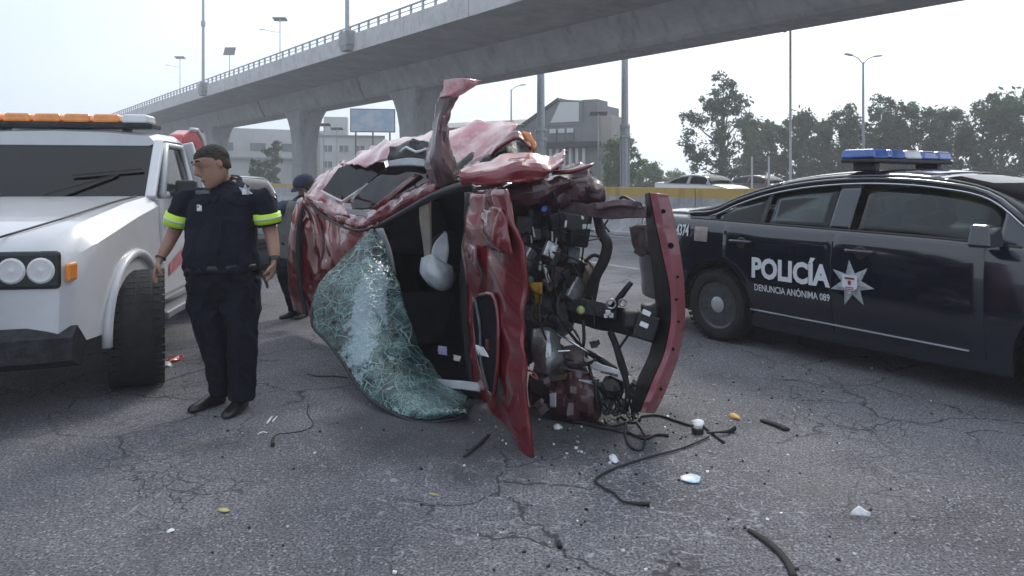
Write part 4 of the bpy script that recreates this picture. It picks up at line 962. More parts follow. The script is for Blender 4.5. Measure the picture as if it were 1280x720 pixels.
def shattered():
    m = bpy.data.materials.new('shattered_glass'); m.use_nodes = True; t = m.node_tree; b = t.nodes['Principled BSDF']
    N = lambda k: t.nodes.new(k); co = N('ShaderNodeTexCoord')
    wn = N('ShaderNodeTexNoise'); wn.inputs['Scale'].default_value = 5; t.links.new(co.outputs['Object'], wn.inputs['Vector'])
    wv = N('ShaderNodeVectorMath'); wv.operation = 'MULTIPLY_ADD'; wv.inputs[1].default_value = (.09, .09, .09); t.links.new(wn.outputs['Color'], wv.inputs[0]); t.links.new(co.outputs['Object'], wv.inputs[2])
    def edge(sc, w, rnd=1.0):
        v = N('ShaderNodeTexVoronoi'); v.feature = 'DISTANCE_TO_EDGE'; v.inputs['Scale'].default_value = sc; v.inputs['Randomness'].default_value = rnd; t.links.new(wv.outputs[0], v.inputs['Vector'])
        r = N('ShaderNodeValToRGB'); r.color_ramp.elements[0].position = w*.3; r.color_ramp.elements[1].position = w
        r.color_ramp.elements[0].color = (1, 1, 1, 1); r.color_ramp.elements[1].color = (0, 0, 0, 1); t.links.new(v.outputs['Distance'], r.inputs['Fac']); return r.outputs['Color']
    def mul(a, k=None, b_=None, op='MULTIPLY'):
        x = N('ShaderNodeMath'); x.operation = op; t.links.new(a, x.inputs[0])
        if b_ is not None: t.links.new(b_, x.inputs[1])
        else: x.inputs[1].default_value = k
        return x.outputs[0]
    e1, e2, e3 = edge(9, .03), edge(24, .09), edge(60, .26)
    pn = N('ShaderNodeTexNoise'); pn.inputs['Scale'].default_value = 3.4; pn.inputs['Detail'].default_value = 5; t.links.new(co.outputs['Object'], pn.inputs['Vector'])
    pr = N('ShaderNodeValToRGB'); pr.color_ramp.elements[0].position = .44; pr.color_ramp.elements[1].position = .60; t.links.new(pn.outputs['Fac'], pr.inputs['Fac'])
    q2 = N('ShaderNodeTexNoise'); q2.inputs['Scale'].default_value = 9; q2.inputs['Detail'].default_value = 3; t.links.new(wv.outputs[0], q2.inputs['Vector'])
    q2r = N('ShaderNodeMapRange'); q2r.inputs['From Min'].default_value = .38; q2r.inputs['From Max'].default_value = .64; q2r.inputs['To Max'].default_value = .75; t.links.new(q2.outputs['Fac'], q2r.inputs['Value'])
    f = mul(mul(e1, .8), b_=mul(e2, b_=q2r.outputs['Result']), op='MAXIMUM'); f3 = mul(mul(e3, .45), b_=pr.outputs['Color']); f = mul(f, b_=f3, op='MAXIMUM')
    # splinters between the cracks: some clear and dark, some milky
    cr_ = N('ShaderNodeValToRGB'); cr_.color_ramp.elements[0].position = .34; cr_.color_ramp.elements[1].position = .78
    cr_.color_ramp.elements[0].color = (.006, .018, .019, 1); cr_.color_ramp.elements[1].color = (.11, .22, .215, 1)
    vc = N('ShaderNodeTexVoronoi'); vc.inputs['Scale'].default_value = 30; t.links.new(wv.outputs[0], vc.inputs['Vector'])
    ad = N('ShaderNodeMath'); ad.operation = 'MULTIPLY_ADD'; ad.inputs[1].default_value = .42; t.links.new(vc.outputs['Color'], ad.inputs[0]); t.links.new(mul(pn.outputs['Fac'], .55), ad.inputs[2])
    t.links.new(ad.outputs[0], cr_.inputs['Fac'])
    # noise for the bluish sky reflection painted on the glass
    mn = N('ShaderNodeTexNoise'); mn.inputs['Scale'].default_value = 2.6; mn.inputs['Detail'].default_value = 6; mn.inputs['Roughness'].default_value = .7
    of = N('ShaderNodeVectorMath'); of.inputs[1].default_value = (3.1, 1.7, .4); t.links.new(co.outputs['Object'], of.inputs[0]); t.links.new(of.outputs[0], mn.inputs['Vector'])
    # sky reflection painted into the colour, one tall pale blotch with a ragged outline
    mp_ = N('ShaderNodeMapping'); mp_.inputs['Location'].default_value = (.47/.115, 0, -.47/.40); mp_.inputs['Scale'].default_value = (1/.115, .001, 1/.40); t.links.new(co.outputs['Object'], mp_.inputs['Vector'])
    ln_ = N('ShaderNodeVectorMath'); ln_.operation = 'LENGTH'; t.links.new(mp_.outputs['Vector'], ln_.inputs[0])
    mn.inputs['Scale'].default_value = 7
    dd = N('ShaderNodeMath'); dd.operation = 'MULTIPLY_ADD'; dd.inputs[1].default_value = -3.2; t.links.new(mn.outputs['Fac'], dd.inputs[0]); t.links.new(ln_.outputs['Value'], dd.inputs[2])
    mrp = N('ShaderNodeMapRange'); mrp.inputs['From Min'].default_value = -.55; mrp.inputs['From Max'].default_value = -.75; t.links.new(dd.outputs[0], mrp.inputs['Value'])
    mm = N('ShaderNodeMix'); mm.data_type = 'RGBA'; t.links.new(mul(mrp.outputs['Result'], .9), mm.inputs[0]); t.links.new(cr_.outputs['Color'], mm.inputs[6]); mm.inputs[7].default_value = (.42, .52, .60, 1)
    mx = N('ShaderNodeMix'); mx.data_type = 'RGBA'; t.links.new(f, mx.inputs[0]); t.links.new(mm.outputs[2], mx.inputs[6]); mx.inputs[7].default_value = (.36, .55, .53, 1)
    t.links.new(mx.outputs[2], b.inputs['Base Color']); b.inputs['Roughness'].default_value = .14
    b.inputs['Coat Weight'].default_value = .3; b.inputs['Coat Roughness'].default_value = .1
    al = N('ShaderNodeMapRange'); al.inputs['To Min'].default_value = .60; al.inputs['To Max'].default_value = 1; t.links.new(f, al.inputs['Value']); t.links.new(al.outputs['Result'], b.inputs['Alpha'])
    bp = N('ShaderNodeBump'); bp.inputs['Strength'].default_value = .7; bp.inputs['Distance'].default_value = .012
    hh = mul(vc.outputs['Distance'], 1.2); t.links.new(mul(hh, b_=f, op='ADD'), bp.inputs['Height']); t.links.new(bp.outputs['Normal'], b.inputs['Normal'])
    return m
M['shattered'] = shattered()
WF = Vector((.506, -.863, 0)); WU = Vector((-.863, -.506, 0))
wr = empty('wrecked_car', (-.6, 5.6, 0), 0, 'crushed dark red car lying on its right side with its front torn open', 'wrecked car')
def pp(rows): return [[P(*q) for q in r] for r in rows]
def wpatch(name, rows, m, th=.012, amp=.02, freq=4, seed=0, su=6, sv=6, rag=.0, ridge=True, label=None, parent=wr, smooth=True):
    a = MB(); a.patch(pp(rows), su, sv, amp, freq, seed, ridge, rag)
    o_ = a.build(name, m, parent, world=True, smooth=smooth, solid=th, solid_off=0, label=label)
    if amp and ridge:
        try: o_.data.set_sharp_from_angle(angle=R(17))
        except Exception: pass
    return o_
def wtube(name, pts, r, m, sub=4, n=8, parent=wr, flat=1.0, kind=None, label=None):
    a = MB(); a.tube([P(*q) for q in pts], r, n, sub, flat=flat); return a.build(name, m, parent, world=True, smooth='all', kind=kind, label=label)
# roof skin (its outside faces the camera's left)
roof = wpatch('roof', [
    [(382, 247, 7.15), (400, 260, 6.93), (425, 273, 6.6), (448, 281, 6.3), (466, 280, 6.0), (476, 277, 5.85)],
    [(377, 272, 7.2), (394, 287, 6.95), (416, 300, 6.6), (438, 306, 6.3), (460, 305, 6.02), (474, 302, 5.9)],
    [(376, 312, 7.22), (392, 322, 7.0), (410, 332, 6.65), (432, 342, 6.35), (456, 345, 6.07), (474, 345, 5.95)],
    [(378, 352, 7.22), (394, 362, 7.0), (412, 372, 6.7), (432, 382, 6.4), (454, 390, 6.12), (474, 395, 6.0)],
    [(384, 394, 7.2), (398, 402, 6.97), (416, 412, 6.7), (436, 424, 6.42), (456, 436, 6.15), (476, 446, 6.0)]], M['wreck_red'], amp=.035, freq=3.2, seed=1, su=7, sv=7)
wpatch('tailgate', [
    [(372, 250, 7.35), (376, 247, 7.28), (379, 247, 7.2)], [(364, 280, 7.4), (369, 280, 7.3), (374, 279, 7.25)],
    [(360, 320, 7.45), (365, 320, 7.35), (371, 320, 7.27)], [(361, 358, 7.45), (366, 360, 7.35), (373, 360, 7.27)], [(367, 388, 7.4), (373, 390, 7.32), (380, 393, 7.22)]], M['wreck_red'], amp=.015, seed=2)
wtube('weather_strip', [(379, 254, 7.14), (374, 285, 7.17), (373, 325, 7.18), (376, 362, 7.16), (384, 394, 7.12)], [.015, .028, .032, .03, .012], M['black_plastic'])
wtube('roof_seam', [(392, 262, 6.95), (404, 300, 6.8), (402, 345, 6.8), (408, 392, 6.75)], [.006, .014, .016, .010], M['inner_red'])
# left roof edge, now the upper edge of the roof
wpatch('roof_rail', [
    [(380, 240, 7.2), (404, 254, 6.95), (430, 266, 6.6), (452, 270, 6.3), (480, 258, 5.98), (512, 240, 5.72), (550, 222, 5.45)],
    [(382, 245, 7.1), (405, 262, 6.85), (430, 275, 6.5), (453, 280, 6.2), (480, 268, 5.9), (512, 249, 5.64), (549, 229, 5.38)],
    [(384, 251, 7.12), (406, 268, 6.87), (430, 281, 6.52), (453, 286, 6.22), (481, 275, 5.92), (512, 257, 5.66), (548, 238, 5.4)]], M['wreck_red'], th=.03, amp=.022, freq=7, seed=3, su=8, sv=4)
wtube('door_seal', [(470, 284, 5.9), (500, 268, 5.68), (540, 246, 5.4), (575, 234, 5.12), (600, 230, 4.95)], [.018, .025, .03, .035, .03], M['black_plastic'])
wtube('gutter_seal', [(386, 254, 7.05), (406, 271, 6.8), (430, 284, 6.45), (452, 288, 6.17), (468, 283, 5.98)], .012, M['black_plastic'])
# left flank: quarter panel, quarter window, rear door glass
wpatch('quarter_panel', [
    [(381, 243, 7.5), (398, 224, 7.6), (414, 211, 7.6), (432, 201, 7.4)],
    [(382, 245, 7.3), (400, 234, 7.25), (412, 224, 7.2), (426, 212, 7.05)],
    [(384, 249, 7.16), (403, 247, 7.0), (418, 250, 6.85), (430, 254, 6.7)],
    [(386, 252, 7.1), (406, 263, 6.9), (424, 269, 6.6), (436, 270, 6.45)]], M['dust_sheen_red'], amp=.03, freq=6, seed=5, su=6, sv=6)
qw = MB(); qw.add([P(404, 238, 7.0), P(424, 210, 6.95), P(455, 202, 6.65), P(481, 203, 6.38), P(484, 213, 6.3), P(428, 251, 6.68)], [(0, 1, 2, 3, 4, 5)])
M['car_window'] = mat('black_side_glass', (.006, .007, .009), .06, spec=.18)
q_ = qw.build('quarter_window', M['car_window'], wr, world=True, solid=.006)
wtube('window_trim', [(402, 239, 6.98), (415, 246, 6.82), (428, 252, 6.64), (455, 234, 6.44), (484, 213, 6.26)], .013, M['steel_white'], sub=1, parent=wr)
wpatch('door_window', [
    [(486, 208, 6.28), (505, 204, 6.1), (530, 203, 5.85), (550, 206, 5.65)],
    [(462, 226, 6.35), (488, 224, 6.08), (520, 220, 5.8), (549, 216, 5.56)],
    [(440, 246, 6.48), (470, 246, 6.12), (508, 235, 5.8), (548, 222, 5.5)],
    [(440, 262, 6.42), (468, 260, 6.08), (508, 241, 5.75), (548, 224, 5.47)]], M['car_window'], th=.006, amp=.006, seed=6)
wpatch('pillar', [[(484, 214, 6.24), (490, 213, 6.2)], [(458, 234, 6.4), (466, 234, 6.35)], [(431, 253, 6.62), (440, 254, 6.56)]], M['wreck_red'], th=.03, amp=.01, seed=7)
wpatch('red_reflection_strip', [[(520, 218, 5.77), (526, 219, 5.72)], [(490, 240, 5.9), (500, 240, 5.84)], [(462, 262, 6.05), (474, 262, 6.0)]], M['wreck_red'], th=.02, amp=.01, seed=8)  # red strip laid on the glass in place of a reflected streak
# left doors and front wing crushed into a tent on top
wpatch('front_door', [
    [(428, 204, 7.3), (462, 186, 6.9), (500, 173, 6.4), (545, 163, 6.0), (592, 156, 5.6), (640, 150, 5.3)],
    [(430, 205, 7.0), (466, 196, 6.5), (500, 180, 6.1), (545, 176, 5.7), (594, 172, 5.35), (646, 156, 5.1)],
    [(434, 208, 6.75), (468, 206, 6.3), (499, 190, 5.95), (542, 190, 5.55), (580, 208, 5.1), (640, 170, 4.95)]], M['dust_sheen_red'], amp=.05, freq=2.6, seed=11, su=9, sv=7, rag=.035, label='crushed front door folded upward, pale with dust and painted sky sheen')
wpatch('door_edge', [
    [(566, 214, 5.1), (590, 200, 5.05), (616, 184, 5.0), (644, 165, 4.95), (662, 178, 4.9)],
    [(566, 219, 5.05), (592, 207, 4.98), (618, 190, 4.92), (645, 173, 4.88), (664, 186, 4.85)]], M['wreck_red'], th=.02, amp=.03, freq=6, seed=12)
wpatch('door_lining', [
    [(488, 184, 5.95), (515, 176, 5.8), (546, 178, 5.6)], [(486, 196, 5.9), (515, 192, 5.72), (548, 196, 5.5)], [(484, 208, 5.95), (515, 207, 5.72), (550, 212, 5.45)]], M['black_plastic'], amp=.04, freq=7, seed=13)
wtube('lining_trim', [(500, 190, 5.72), (508, 184, 5.7), (520, 190, 5.62), (533, 186, 5.58)], .010, M['steel_white'], sub=2)
wpatch('mirror_bracket', [[(486, 202, 5.82), (512, 198, 5.65), (536, 200, 5.5)], [(488, 208, 5.78), (512, 207, 5.6), (540, 209, 5.45)]], M['grey_trim'], th=.02, amp=.01, seed=14)
wpatch('torn_wing', [
    [(556, 102, 4.92), (577, 101, 4.98), (599, 103, 5.1)],
    [(551, 117, 4.92), (563, 117, 4.90), (574, 118, 4.98)],
    [(543, 148, 4.92), (551, 150, 4.82), (560, 150, 4.92)],
    [(537, 178, 4.92), (548, 180, 4.78), (562, 180, 4.92)],
    [(531, 205, 4.95), (548, 206, 4.75), (569, 206, 4.92)],
    [(538, 227, 4.95), (556, 232, 4.78), (574, 226, 4.88)]], M['inner_red'], th=.012, amp=.015, freq=8, seed=15, su=6, sv=6, rag=.015, label='torn strip of wing sticking straight up')
wpatch('torn_wing_tip', [[(555, 100, 4.9), (578, 98, 4.95), (602, 101, 5.08)], [(554, 110, 4.89), (572, 109, 4.93), (590, 109, 5.02)], [(549, 122, 4.89), (560, 121, 4.87), (571, 121, 4.95)]], M['dust_sheen_red'], th=.01, amp=.012, freq=9, seed=16)
wpatch('front_wing', [
    [(576, 206, 4.8), (610, 200, 4.85), (640, 190, 4.9), (668, 193, 4.88), (690, 199, 4.82), (708, 191, 4.8)],
    [(573, 220, 4.62), (610, 214, 4.55), (640, 208, 4.5), (668, 207, 4.5), (688, 211, 4.52), (703, 202, 4.62)],
    [(576, 231, 4.62), (612, 231, 4.5), (640, 229, 4.45), (668, 226, 4.48), (685, 221, 4.55), (700, 208, 4.66)]], M['wing_red'], amp=.03, freq=5, seed=17, su=7, sv=6, rag=.03)
wpatch('wing_liner', [
    [(560, 205, 5.2), (600, 196, 5.15), (640, 176, 5.1), (668, 188, 5.05)],
    [(560, 218, 5.0), (600, 208, 4.95), (640, 196, 4.92), (668, 200, 4.9)],
    [(566, 226, 4.9), (600, 222, 4.85), (640, 212, 4.8), (670, 208, 4.8)]], M['black_metal'], amp=.06, freq=8, seed=18, su=6, sv=6)
a = MB(); a.patch(pp([[(652, 164, 4.95), (661, 166, 4.92)], [(655, 176, 4.93), (668, 178, 4.9)], [(662, 188, 4.93), (668, 188, 4.9)]]), 3, 3, .01, 8, 3); a.build('indicator_lens', M['lamp_amber'], wr, world=True, smooth=True, solid=.03)
# crumpled inner wing over the engine bay
wpatch('inner_wing', [
    [(588, 228, 4.9), (640, 222, 4.85), (690, 212, 4.85), (722, 204, 4.9), (738, 212, 4.95)],
    [(592, 246, 4.75), (640, 240, 4.62), (690, 230, 4.62), (725, 222, 4.75), (750, 230, 4.85)],
    [(600, 262, 4.85), (640, 262, 4.75), (688, 256, 4.75), (724, 248, 4.8), (750, 248, 4.85)],
    [(606, 280, 5.05), (640, 285, 5.0), (684, 278, 5.0), (722, 262, 5.0), (744, 258, 5.0)]], M['inner_red'], amp=.07, freq=5.5, seed=19, su=8, sv=7, rag=.02)
wtube('bent_flange', [(690, 216, 4.7), (715, 214, 4.68), (735, 208, 4.7), (742, 204, 4.75)], [.03, .035, .03, .012], M['wreck_red'], flat=.5)
a = MB(); a.lathe([(-.04, .02), (0, .042), (.03, .038), (.05, .01)], 14, P(746, 233, 4.72), axis='Y'); a.build('lamp_unit', mat('dull_lamp', (.36, .28, .26), .3, var=.3, vscale=30), wr, world=True, smooth=True)
a = MB(); a.patch(pp([[(733, 220, 4.85), (755, 226, 4.9)], [(736, 245, 4.8), (758, 248, 4.85)], [(738, 262, 4.85), (752, 258, 4.9)]]), 4, 4, .04, 9, 2); a.build('lamp_housing', M['black_plastic'], wr, world=True, smooth=True, solid=.02)
# cabin
wpatch('cabin_floor', [
    [(500, 232, 7.5), (545, 228, 6.7), (600, 226, 5.9), (640, 226, 5.4)],
    [(500, 320, 7.6), (545, 320, 6.8), (600, 330, 6.0), (640, 330, 5.5)],
    [(500, 400, 7.6), (545, 424, 6.75), (600, 448, 5.98), (640, 468, 5.5)]], M['dark_inside'], th=.05, amp=.02, seed=20)
wpatch('cabin_lining', [
    [(470, 280, 5.95), (500, 262, 6.3), (545, 238, 6.4), (590, 232, 5.4)],
    [(474, 330, 6.0), (510, 320, 7.0), (560, 310, 6.6), (600, 300, 5.3)],
    [(476, 390, 6.02), (520, 390, 6.9), (570, 390, 6.3), (604, 390, 5.2)],
    [(478, 440, 6.0), (522, 432, 6.5), (572, 450, 5.9), (606, 480, 5.15)],
    [(520, 455, 5.8), (545, 470, 5.4), (580, 492, 5.0), (606, 500, 4.92)]], M['dark_inside'], th=.03, amp=.03, freq=3, seed=21, su=5, sv=5)
def seat(px, py, Y, tilt):
    c = P(px, py, Y); a = MB(); Mx = Matrix((WF, WU, Vector((0, 0, 1)))).transposed()
    a.box(c, (.5, .16, .48), Mx); a.box(c+WF*-.3+WU*.32, (.14, .62, .46), Mx @ Matrix.Rotation(tilt, 3, 'Z')); a.box(c+WF*-.36+WU*.72, (.1, .2, .26), Mx)
    a.build('seat', M['liner'], wr, world=True, bevel=.05, seg=3)
seat(585, 285, 6.3, .2); seat(585, 400, 6.3, .25)
wpatch('dashboard', [[(588, 240, 5.25), (600, 240, 5.0)], [(582, 330, 5.4), (604, 330, 5.05)], [(584, 420, 5.35), (606, 420, 5.0)], [(594, 492, 5.1), (612, 492, 4.95)]], M['black_plastic'], th=.08, amp=.02, seed=22)
a = MB(); a.lathe([(-.015, .17), (0, .19), (.015, .17)], 24, P(560, 318, 5.75), M=Matrix((WU, WF, Vector((0, 0, 1)))).transposed()); a.build('steering_wheel', M['black_plastic'], wr, world=True, smooth=True)
ab = MB()
ab.patch(pp([[(526, 322, 5.52), (540, 318, 5.42), (556, 328, 5.45), (566, 334, 5.55)], [(524, 338, 5.5), (540, 338, 5.3), (556, 340, 5.32), (568, 342, 5.5)], [(532, 352, 5.5), (544, 355, 5.32), (558, 356, 5.34), (567, 352, 5.5)], [(545, 362, 5.55), (552, 364, 5.45), (560, 363, 5.47), (564, 360, 5.55)]]), 6, 6, .012, 9, 4)
ab.build('airbag', M['airbag'], wr, world=True, smooth='all', solid=.02)
wpatch('airbag_cover', [[(556, 289, 5.5), (559, 292, 5.5)], [(542, 306, 5.46), (561, 312, 5.48)], [(538, 326, 5.44), (558, 332, 5.46)]], M['airbag'], th=.015, amp=.01, seed=23)
wpatch('pillar_trim', [[(524, 250, 5.52), (538, 246, 5.46)], [(526, 280, 5.52), (538, 278, 5.46)], [(530, 308, 5.5), (539, 306, 5.46)], [(532, 332, 5.5), (538, 332, 5.48)]], M['tan_strip'], th=.02, amp=.01, seed=24)
wpatch('headliner_edge', [[(470, 286, 5.83), (478, 285, 5.8)], [(476, 310, 5.84), (487, 309, 5.8)], [(484, 332, 5.84), (492, 331, 5.8)], [(490, 348, 5.84), (495, 348, 5.82)]], M['grey_trim'], th=.02, amp=.004, seed=25)
wpatch('cowl_trim', [[(545, 474, 5.05), (575, 476, 4.9), (604, 480, 4.8)], [(556, 484, 5.0), (578, 487, 4.86), (600, 490, 4.76)]], M['grey_trim'], th=.02, amp=.006, seed=26)
# windscreen: one sagging sheet of crazed glass
ws = [((466, 286, 5.8), (470, 289, 5.8)), ((447, 303, 5.72), (480, 303, 5.75)), ((425, 326, 5.65), (488, 325, 5.7)), ((402, 350, 5.58), (497, 348, 5.62)), ((389, 382, 5.5), (507, 383, 5.5)), ((390, 407, 5.4), (516, 410, 5.4)),
      ((411, 428, 5.25), (527, 438, 5.3)), ((431, 455, 5.05), (541, 460, 5.2)), ((450, 484, 4.86), (556, 476, 5.1)), ((478, 508, 4.68), (570, 485, 5.0)), ((518, 524, 4.50), (580, 491, 4.92)), ((558, 522, 4.5), (585, 498, 4.85)), ((582, 517, 4.53), (587, 512, 4.8))]
rows = []
for i, (l, r_) in enumerate(ws):
    row = []
    for k in range(6):
        f = k/5; b_ = math.sin(math.pi*f)*.20*min(1, i/4)
        row.append((l[0]+(r_[0]-l[0])*f, l[1]+(r_[1]-l[1])*f, l[2]+(r_[2]-l[2])*f-b_))
    rows.append(row)
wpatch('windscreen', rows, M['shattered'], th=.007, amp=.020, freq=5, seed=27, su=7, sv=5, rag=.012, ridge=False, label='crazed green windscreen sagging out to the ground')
wtube('windscreen_seal', [(390, 384, 5.47), (391, 408, 5.38), (411, 430, 5.23), (431, 457, 5.03), (450, 487, 4.84), (480, 511, 4.66), (520, 527, 4.485), (560, 525, 4.485), (583, 519, 4.515)], .010, M['black_plastic'], parent=wr)
# bonnet swung up, standing on its edge
HN = Vector((-.96, -.28, 0))
bon = wpatch('bonnet', [
    [(590, 240, 4.75), (605, 237, 4.5), (620, 236, 4.2), (632, 237, 4.02)],
    [(584, 290, 4.85), (604, 288, 4.48), (630, 285, 4.15), (648, 288, 3.97)],
    [(582, 340, 4.9), (606, 340, 4.52), (634, 340, 4.18), (659, 340, 3.97)],
    [(584, 400, 4.9), (608, 400, 4.52), (636, 400, 4.18), (658, 400, 3.97)],
    [(589, 450, 4.9), (611, 450, 4.48), (637, 452, 4.15), (658, 455, 3.94)],
    [(598, 492, 4.88), (618, 498, 4.48), (640, 505, 4.1), (658, 508, 3.92)],
    [(630, 532, 4.3), (640, 538, 4.2), (650, 542, 4.05), (661, 545, 3.90)],
    [(650, 562, 4.0), (655, 567, 3.96), (660, 570, 3.92), (664, 572, 3.90)]], M['wreck_red'], th=.022, amp=.035, freq=3.0, seed=28, su=8, sv=6, label='dark red bonnet standing on its side edge with an open slot')
def hoff(q, d): return P(*q)+HN*d
sl = MB(); L_ = [(603, 370, 4.58), (601, 400, 4.62), (606, 440, 4.58), (614, 474, 4.5), (624, 492, 4.36)]; Rr_ = [(626, 368, 4.28), (633, 400, 4.22), (633, 440, 4.2), (631, 470, 4.2), (628, 492, 4.28)]
sl.patch([[hoff(a_, .045), hoff(((a_[0]+b_[0])/2, (a_[1]+b_[1])/2, (a_[2]+b_[2])/2), .03), hoff(b_, .045)] for a_, b_ in zip(L_, Rr_)], 4, 5, .008, 9, 3)
sl.build('scoop_opening', M['dark_inside'], bon, world=True, smooth='all', solid=.012)
fr_ = MB(); lp = [hoff(q, .05) for q in L_+Rr_[::-1]+[L_[0]]]; fr_.tube(lp, .013, 8, 3); fr_.build('scoop_frame', M['wreck_red'], bon, world=True, smooth='all')
sc_ = MB(); sc_.tube([hoff((606, 374, 4.55), .06), hoff((612, 410, 4.48), .06), hoff((613, 450, 4.44), .06), hoff((622, 486, 4.36), .06)], .010, 6, 3); sc_.build('scoop_bar', M['engine_grey'], bon, world=True, smooth='all')
tg = MB(); tg.patch([[hoff((609, 430, 4.5), .075), hoff((620, 433, 4.35), .075)], [hoff((611, 443, 4.48), .07), hoff((627, 445, 4.28), .075)]], 3, 3, .01, 14, 1); tg.build('white_tag', M['paper'], bon, world=True, solid=.004)
cr1 = MB(); cr1.patch([[hoff((612, 262, 4.4), .035), hoff((626, 258, 4.15), .04), hoff((638, 262, 4.05), .03)], [hoff((616, 285, 4.35), .055), hoff((632, 278, 4.12), .07), hoff((645, 290, 4.0), .04)], [hoff((614, 308, 4.4), .035), hoff((630, 312, 4.15), .05), hoff((650, 318, 3.98), .03)]], 6, 6, .03, 9, 5)
cr1.build('crease', M['wreck_red'], bon, world=True, smooth=True, solid=.01)
cr1 = MB(); cr1.patch([[hoff((594, 305, 4.66), .03), hoff((602, 308, 4.55), .035)], [hoff((596, 322, 4.64), .045), hoff((606, 326, 4.5), .05)], [hoff((601, 340, 4.58), .03), hoff((608, 345, 4.5), .035)]], 4, 4, .012, 12, 6)
cr1.build('crease', M['wreck_red'], bon, world=True, smooth=True, solid=.008)
# bumper beam, a bow standing upright in front of the engine bay
yy = [241, 262, 282, 322, 362, 402, 442, 470, 495, 515]
Lx = [812, 816, 820, 829, 837, 838, 830, 818, 808, 800]; Rx = [835, 841, 845, 852, 856, 856, 849, 839, 829, 818]; Ix = [806, 807, 808, 813, 818, 819, 811, 798, 792, 788]
bb = MB(); inn = MB(); rg = []; ri = []
Lx_c = catmull([Vector((l, y, 0)) for l, y in zip(Lx, yy)], 3); Rx_c = catmull([Vector((l, y+2, 0)) for l, y in zip(Rx, yy)], 3); Ix_c = catmull([Vector((l, y+1, 0)) for l, y in zip(Ix, yy)], 3)
for k, (l, r_, i_) in enumerate(zip(Lx_c, Rx_c, Ix_c)):
    w_ = .034*noise.noise(Vector((k*.7, 0, 3)))
    rg.append([P(l.x, l.y, 4.2+w_), P(l.x*.6+r_.x*.4, l.y*.6+r_.y*.4, 4.185), P(r_.x, r_.y, 4.25-w_), P(r_.x-1, r_.y, 4.34), P(l.x+2, l.y, 4.36)])
    ri.append([P(i_.x, i_.y, 4.42+w_*2), P(l.x-1, l.y, 4.215+w_), P(l.x+1, l.y, 4.23), P(i_.x+3, i_.y, 4.44)])
bb.ring_loft(rg); beam = bb.build('bumper_beam', M['beam_red'], wr, world=True, smooth=True, bevel=.004)
inn.ring_loft(ri); inn.build('beam_web', M['black_metal'], beam, world=True, smooth=True)
hl_ = MB()
for px, py, r_ in ((829, 264, .013), (838, 307, .018), (847, 346, .007), (845, 374, .009), (848, 402, .007), (841, 436, .009), (826, 486, .008)):
    hl_.lathe([(-.012, r_*1.0), (-.006, r_), (.01, r_*.8)], 10, P(px, py, 4.195))
hl_.build('bolt_hole', M['dark_inside'], beam, world=True, kind='stuff')
wpatch('crash_can', [[(792, 283, 4.7), (812, 280, 4.5)], [(796, 300, 4.68), (816, 302, 4.48)], [(800, 316, 4.7), (818, 320, 4.5)]], M['dusky'], th=.08, amp=.02, freq=12, seed=31)
# long rails to the beam
def wloft(name, secs, m, parent=wr, amp=0, seed=0, bevel=.006):
    """secs: (px, py_top, py_bottom, Y, depth)"""
    a = MB(); rg_ = []
    big = []
    for i in range(len(secs)-1):
        for k in range(5): big.append([secs[i][j]+(secs[i+1][j]-secs[i][j])*k/5 for j in range(5)])
    big.append(list(secs[-1]))
    for i, (px, y0, y1, Y, d) in enumerate(big):
        n_ = lambda q: amp*noise.noise(Vector((i*.45, q*5.1, seed*2.7)))*900/Y
        rg_.append([P(px+n_(0), y0+n_(1), Y), P(px, y1+n_(2), Y-.005), P(px+n_(4)*.5, y1+n_(2), Y+d), P(px, y0+n_(3), Y+d)])
    a.ring_loft(rg_); return a.build(name, m, parent, world=True, bevel=bevel, smooth=True)
wloft('upper_rail', [(640, 250, 268, 5.0, .1), (690, 248, 272, 4.85, .1), (735, 254, 270, 4.7, .1), (765, 254, 274, 4.55, .09), (808, 257, 272, 4.35, .08)], M['dusky'], amp=.016, seed=1)
wtube('rail_bracket', [(772, 256, 4.5), (778, 246, 4.48), (788, 250, 4.45), (798, 256, 4.4)], .010, M['black_metal'], sub=3)
wpatch('rail_flange', [[(742, 254, 4.62), (770, 250, 4.5), (800, 252, 4.38)], [(742, 262, 4.6), (770, 258, 4.48), (802, 260, 4.36)]], M['dusky'], th=.01, amp=.02, freq=11, seed=33)
lr_ = wloft('lower_rail', [(668, 352, 392, 5.0, .12), (695, 366, 398, 4.85, .12), (735, 376, 408, 4.7, .12), (775, 384, 418, 4.5, .12), (815, 392, 426, 4.38, .1)], M['black_metal'], amp=.012, seed=2)
wloft('rail_face', [(682, 362, 380, 4.88, .03), (720, 371, 390, 4.72, .03), (770, 382, 400, 4.49, .03)], M['engine_grey'], parent=lr_, amp=.006, seed=3)
a = MB(); a.lathe([(-.02, .018), (0, .028), (.02, .028)], 14, P(726, 388, 4.66)); M['green_cap'] = mat('pale_green_cap', (.42, .46, .18), .4, var=.3, vscale=30); a.build('fluid_cap', M['green_cap'], lr_, world=True, bevel=.006)
for px, py, s_ in ((760, 391, .03), (764, 394, .025), (757, 395, .02)):
    a = MB(); a.box(P(px, py, 4.47), (s_, .02, s_)); a.build('clip', M['steel_white'], lr_, world=True)
wtube('rail_strut', [(765, 386, 4.5), (776, 370, 4.48), (789, 353, 4.46)], [.022, .02, .017], M['black_metal'], sub=2)
a = MB(); a.box(P(806, 407, 4.35), (.14, .12, .16), Matrix.Rotation(.3, 3, 'Y')); a.box(P(795, 398, 4.37), (.16, .1, .1)); a.box(P(812, 390, 4.36), (.1, .08, .1)); a.build('tow_mount', M['black_plastic'], wr, world=True, bevel=.015)
for px, py in ((808, 391), (805, 406)):
    a = MB(); a.box(P(px, py, 4.27), (.05, .02, .028), Matrix.Rotation(.4, 3, 'Y')); a.build('torn_label', M['paper'], wr, world=True, bevel=.003)
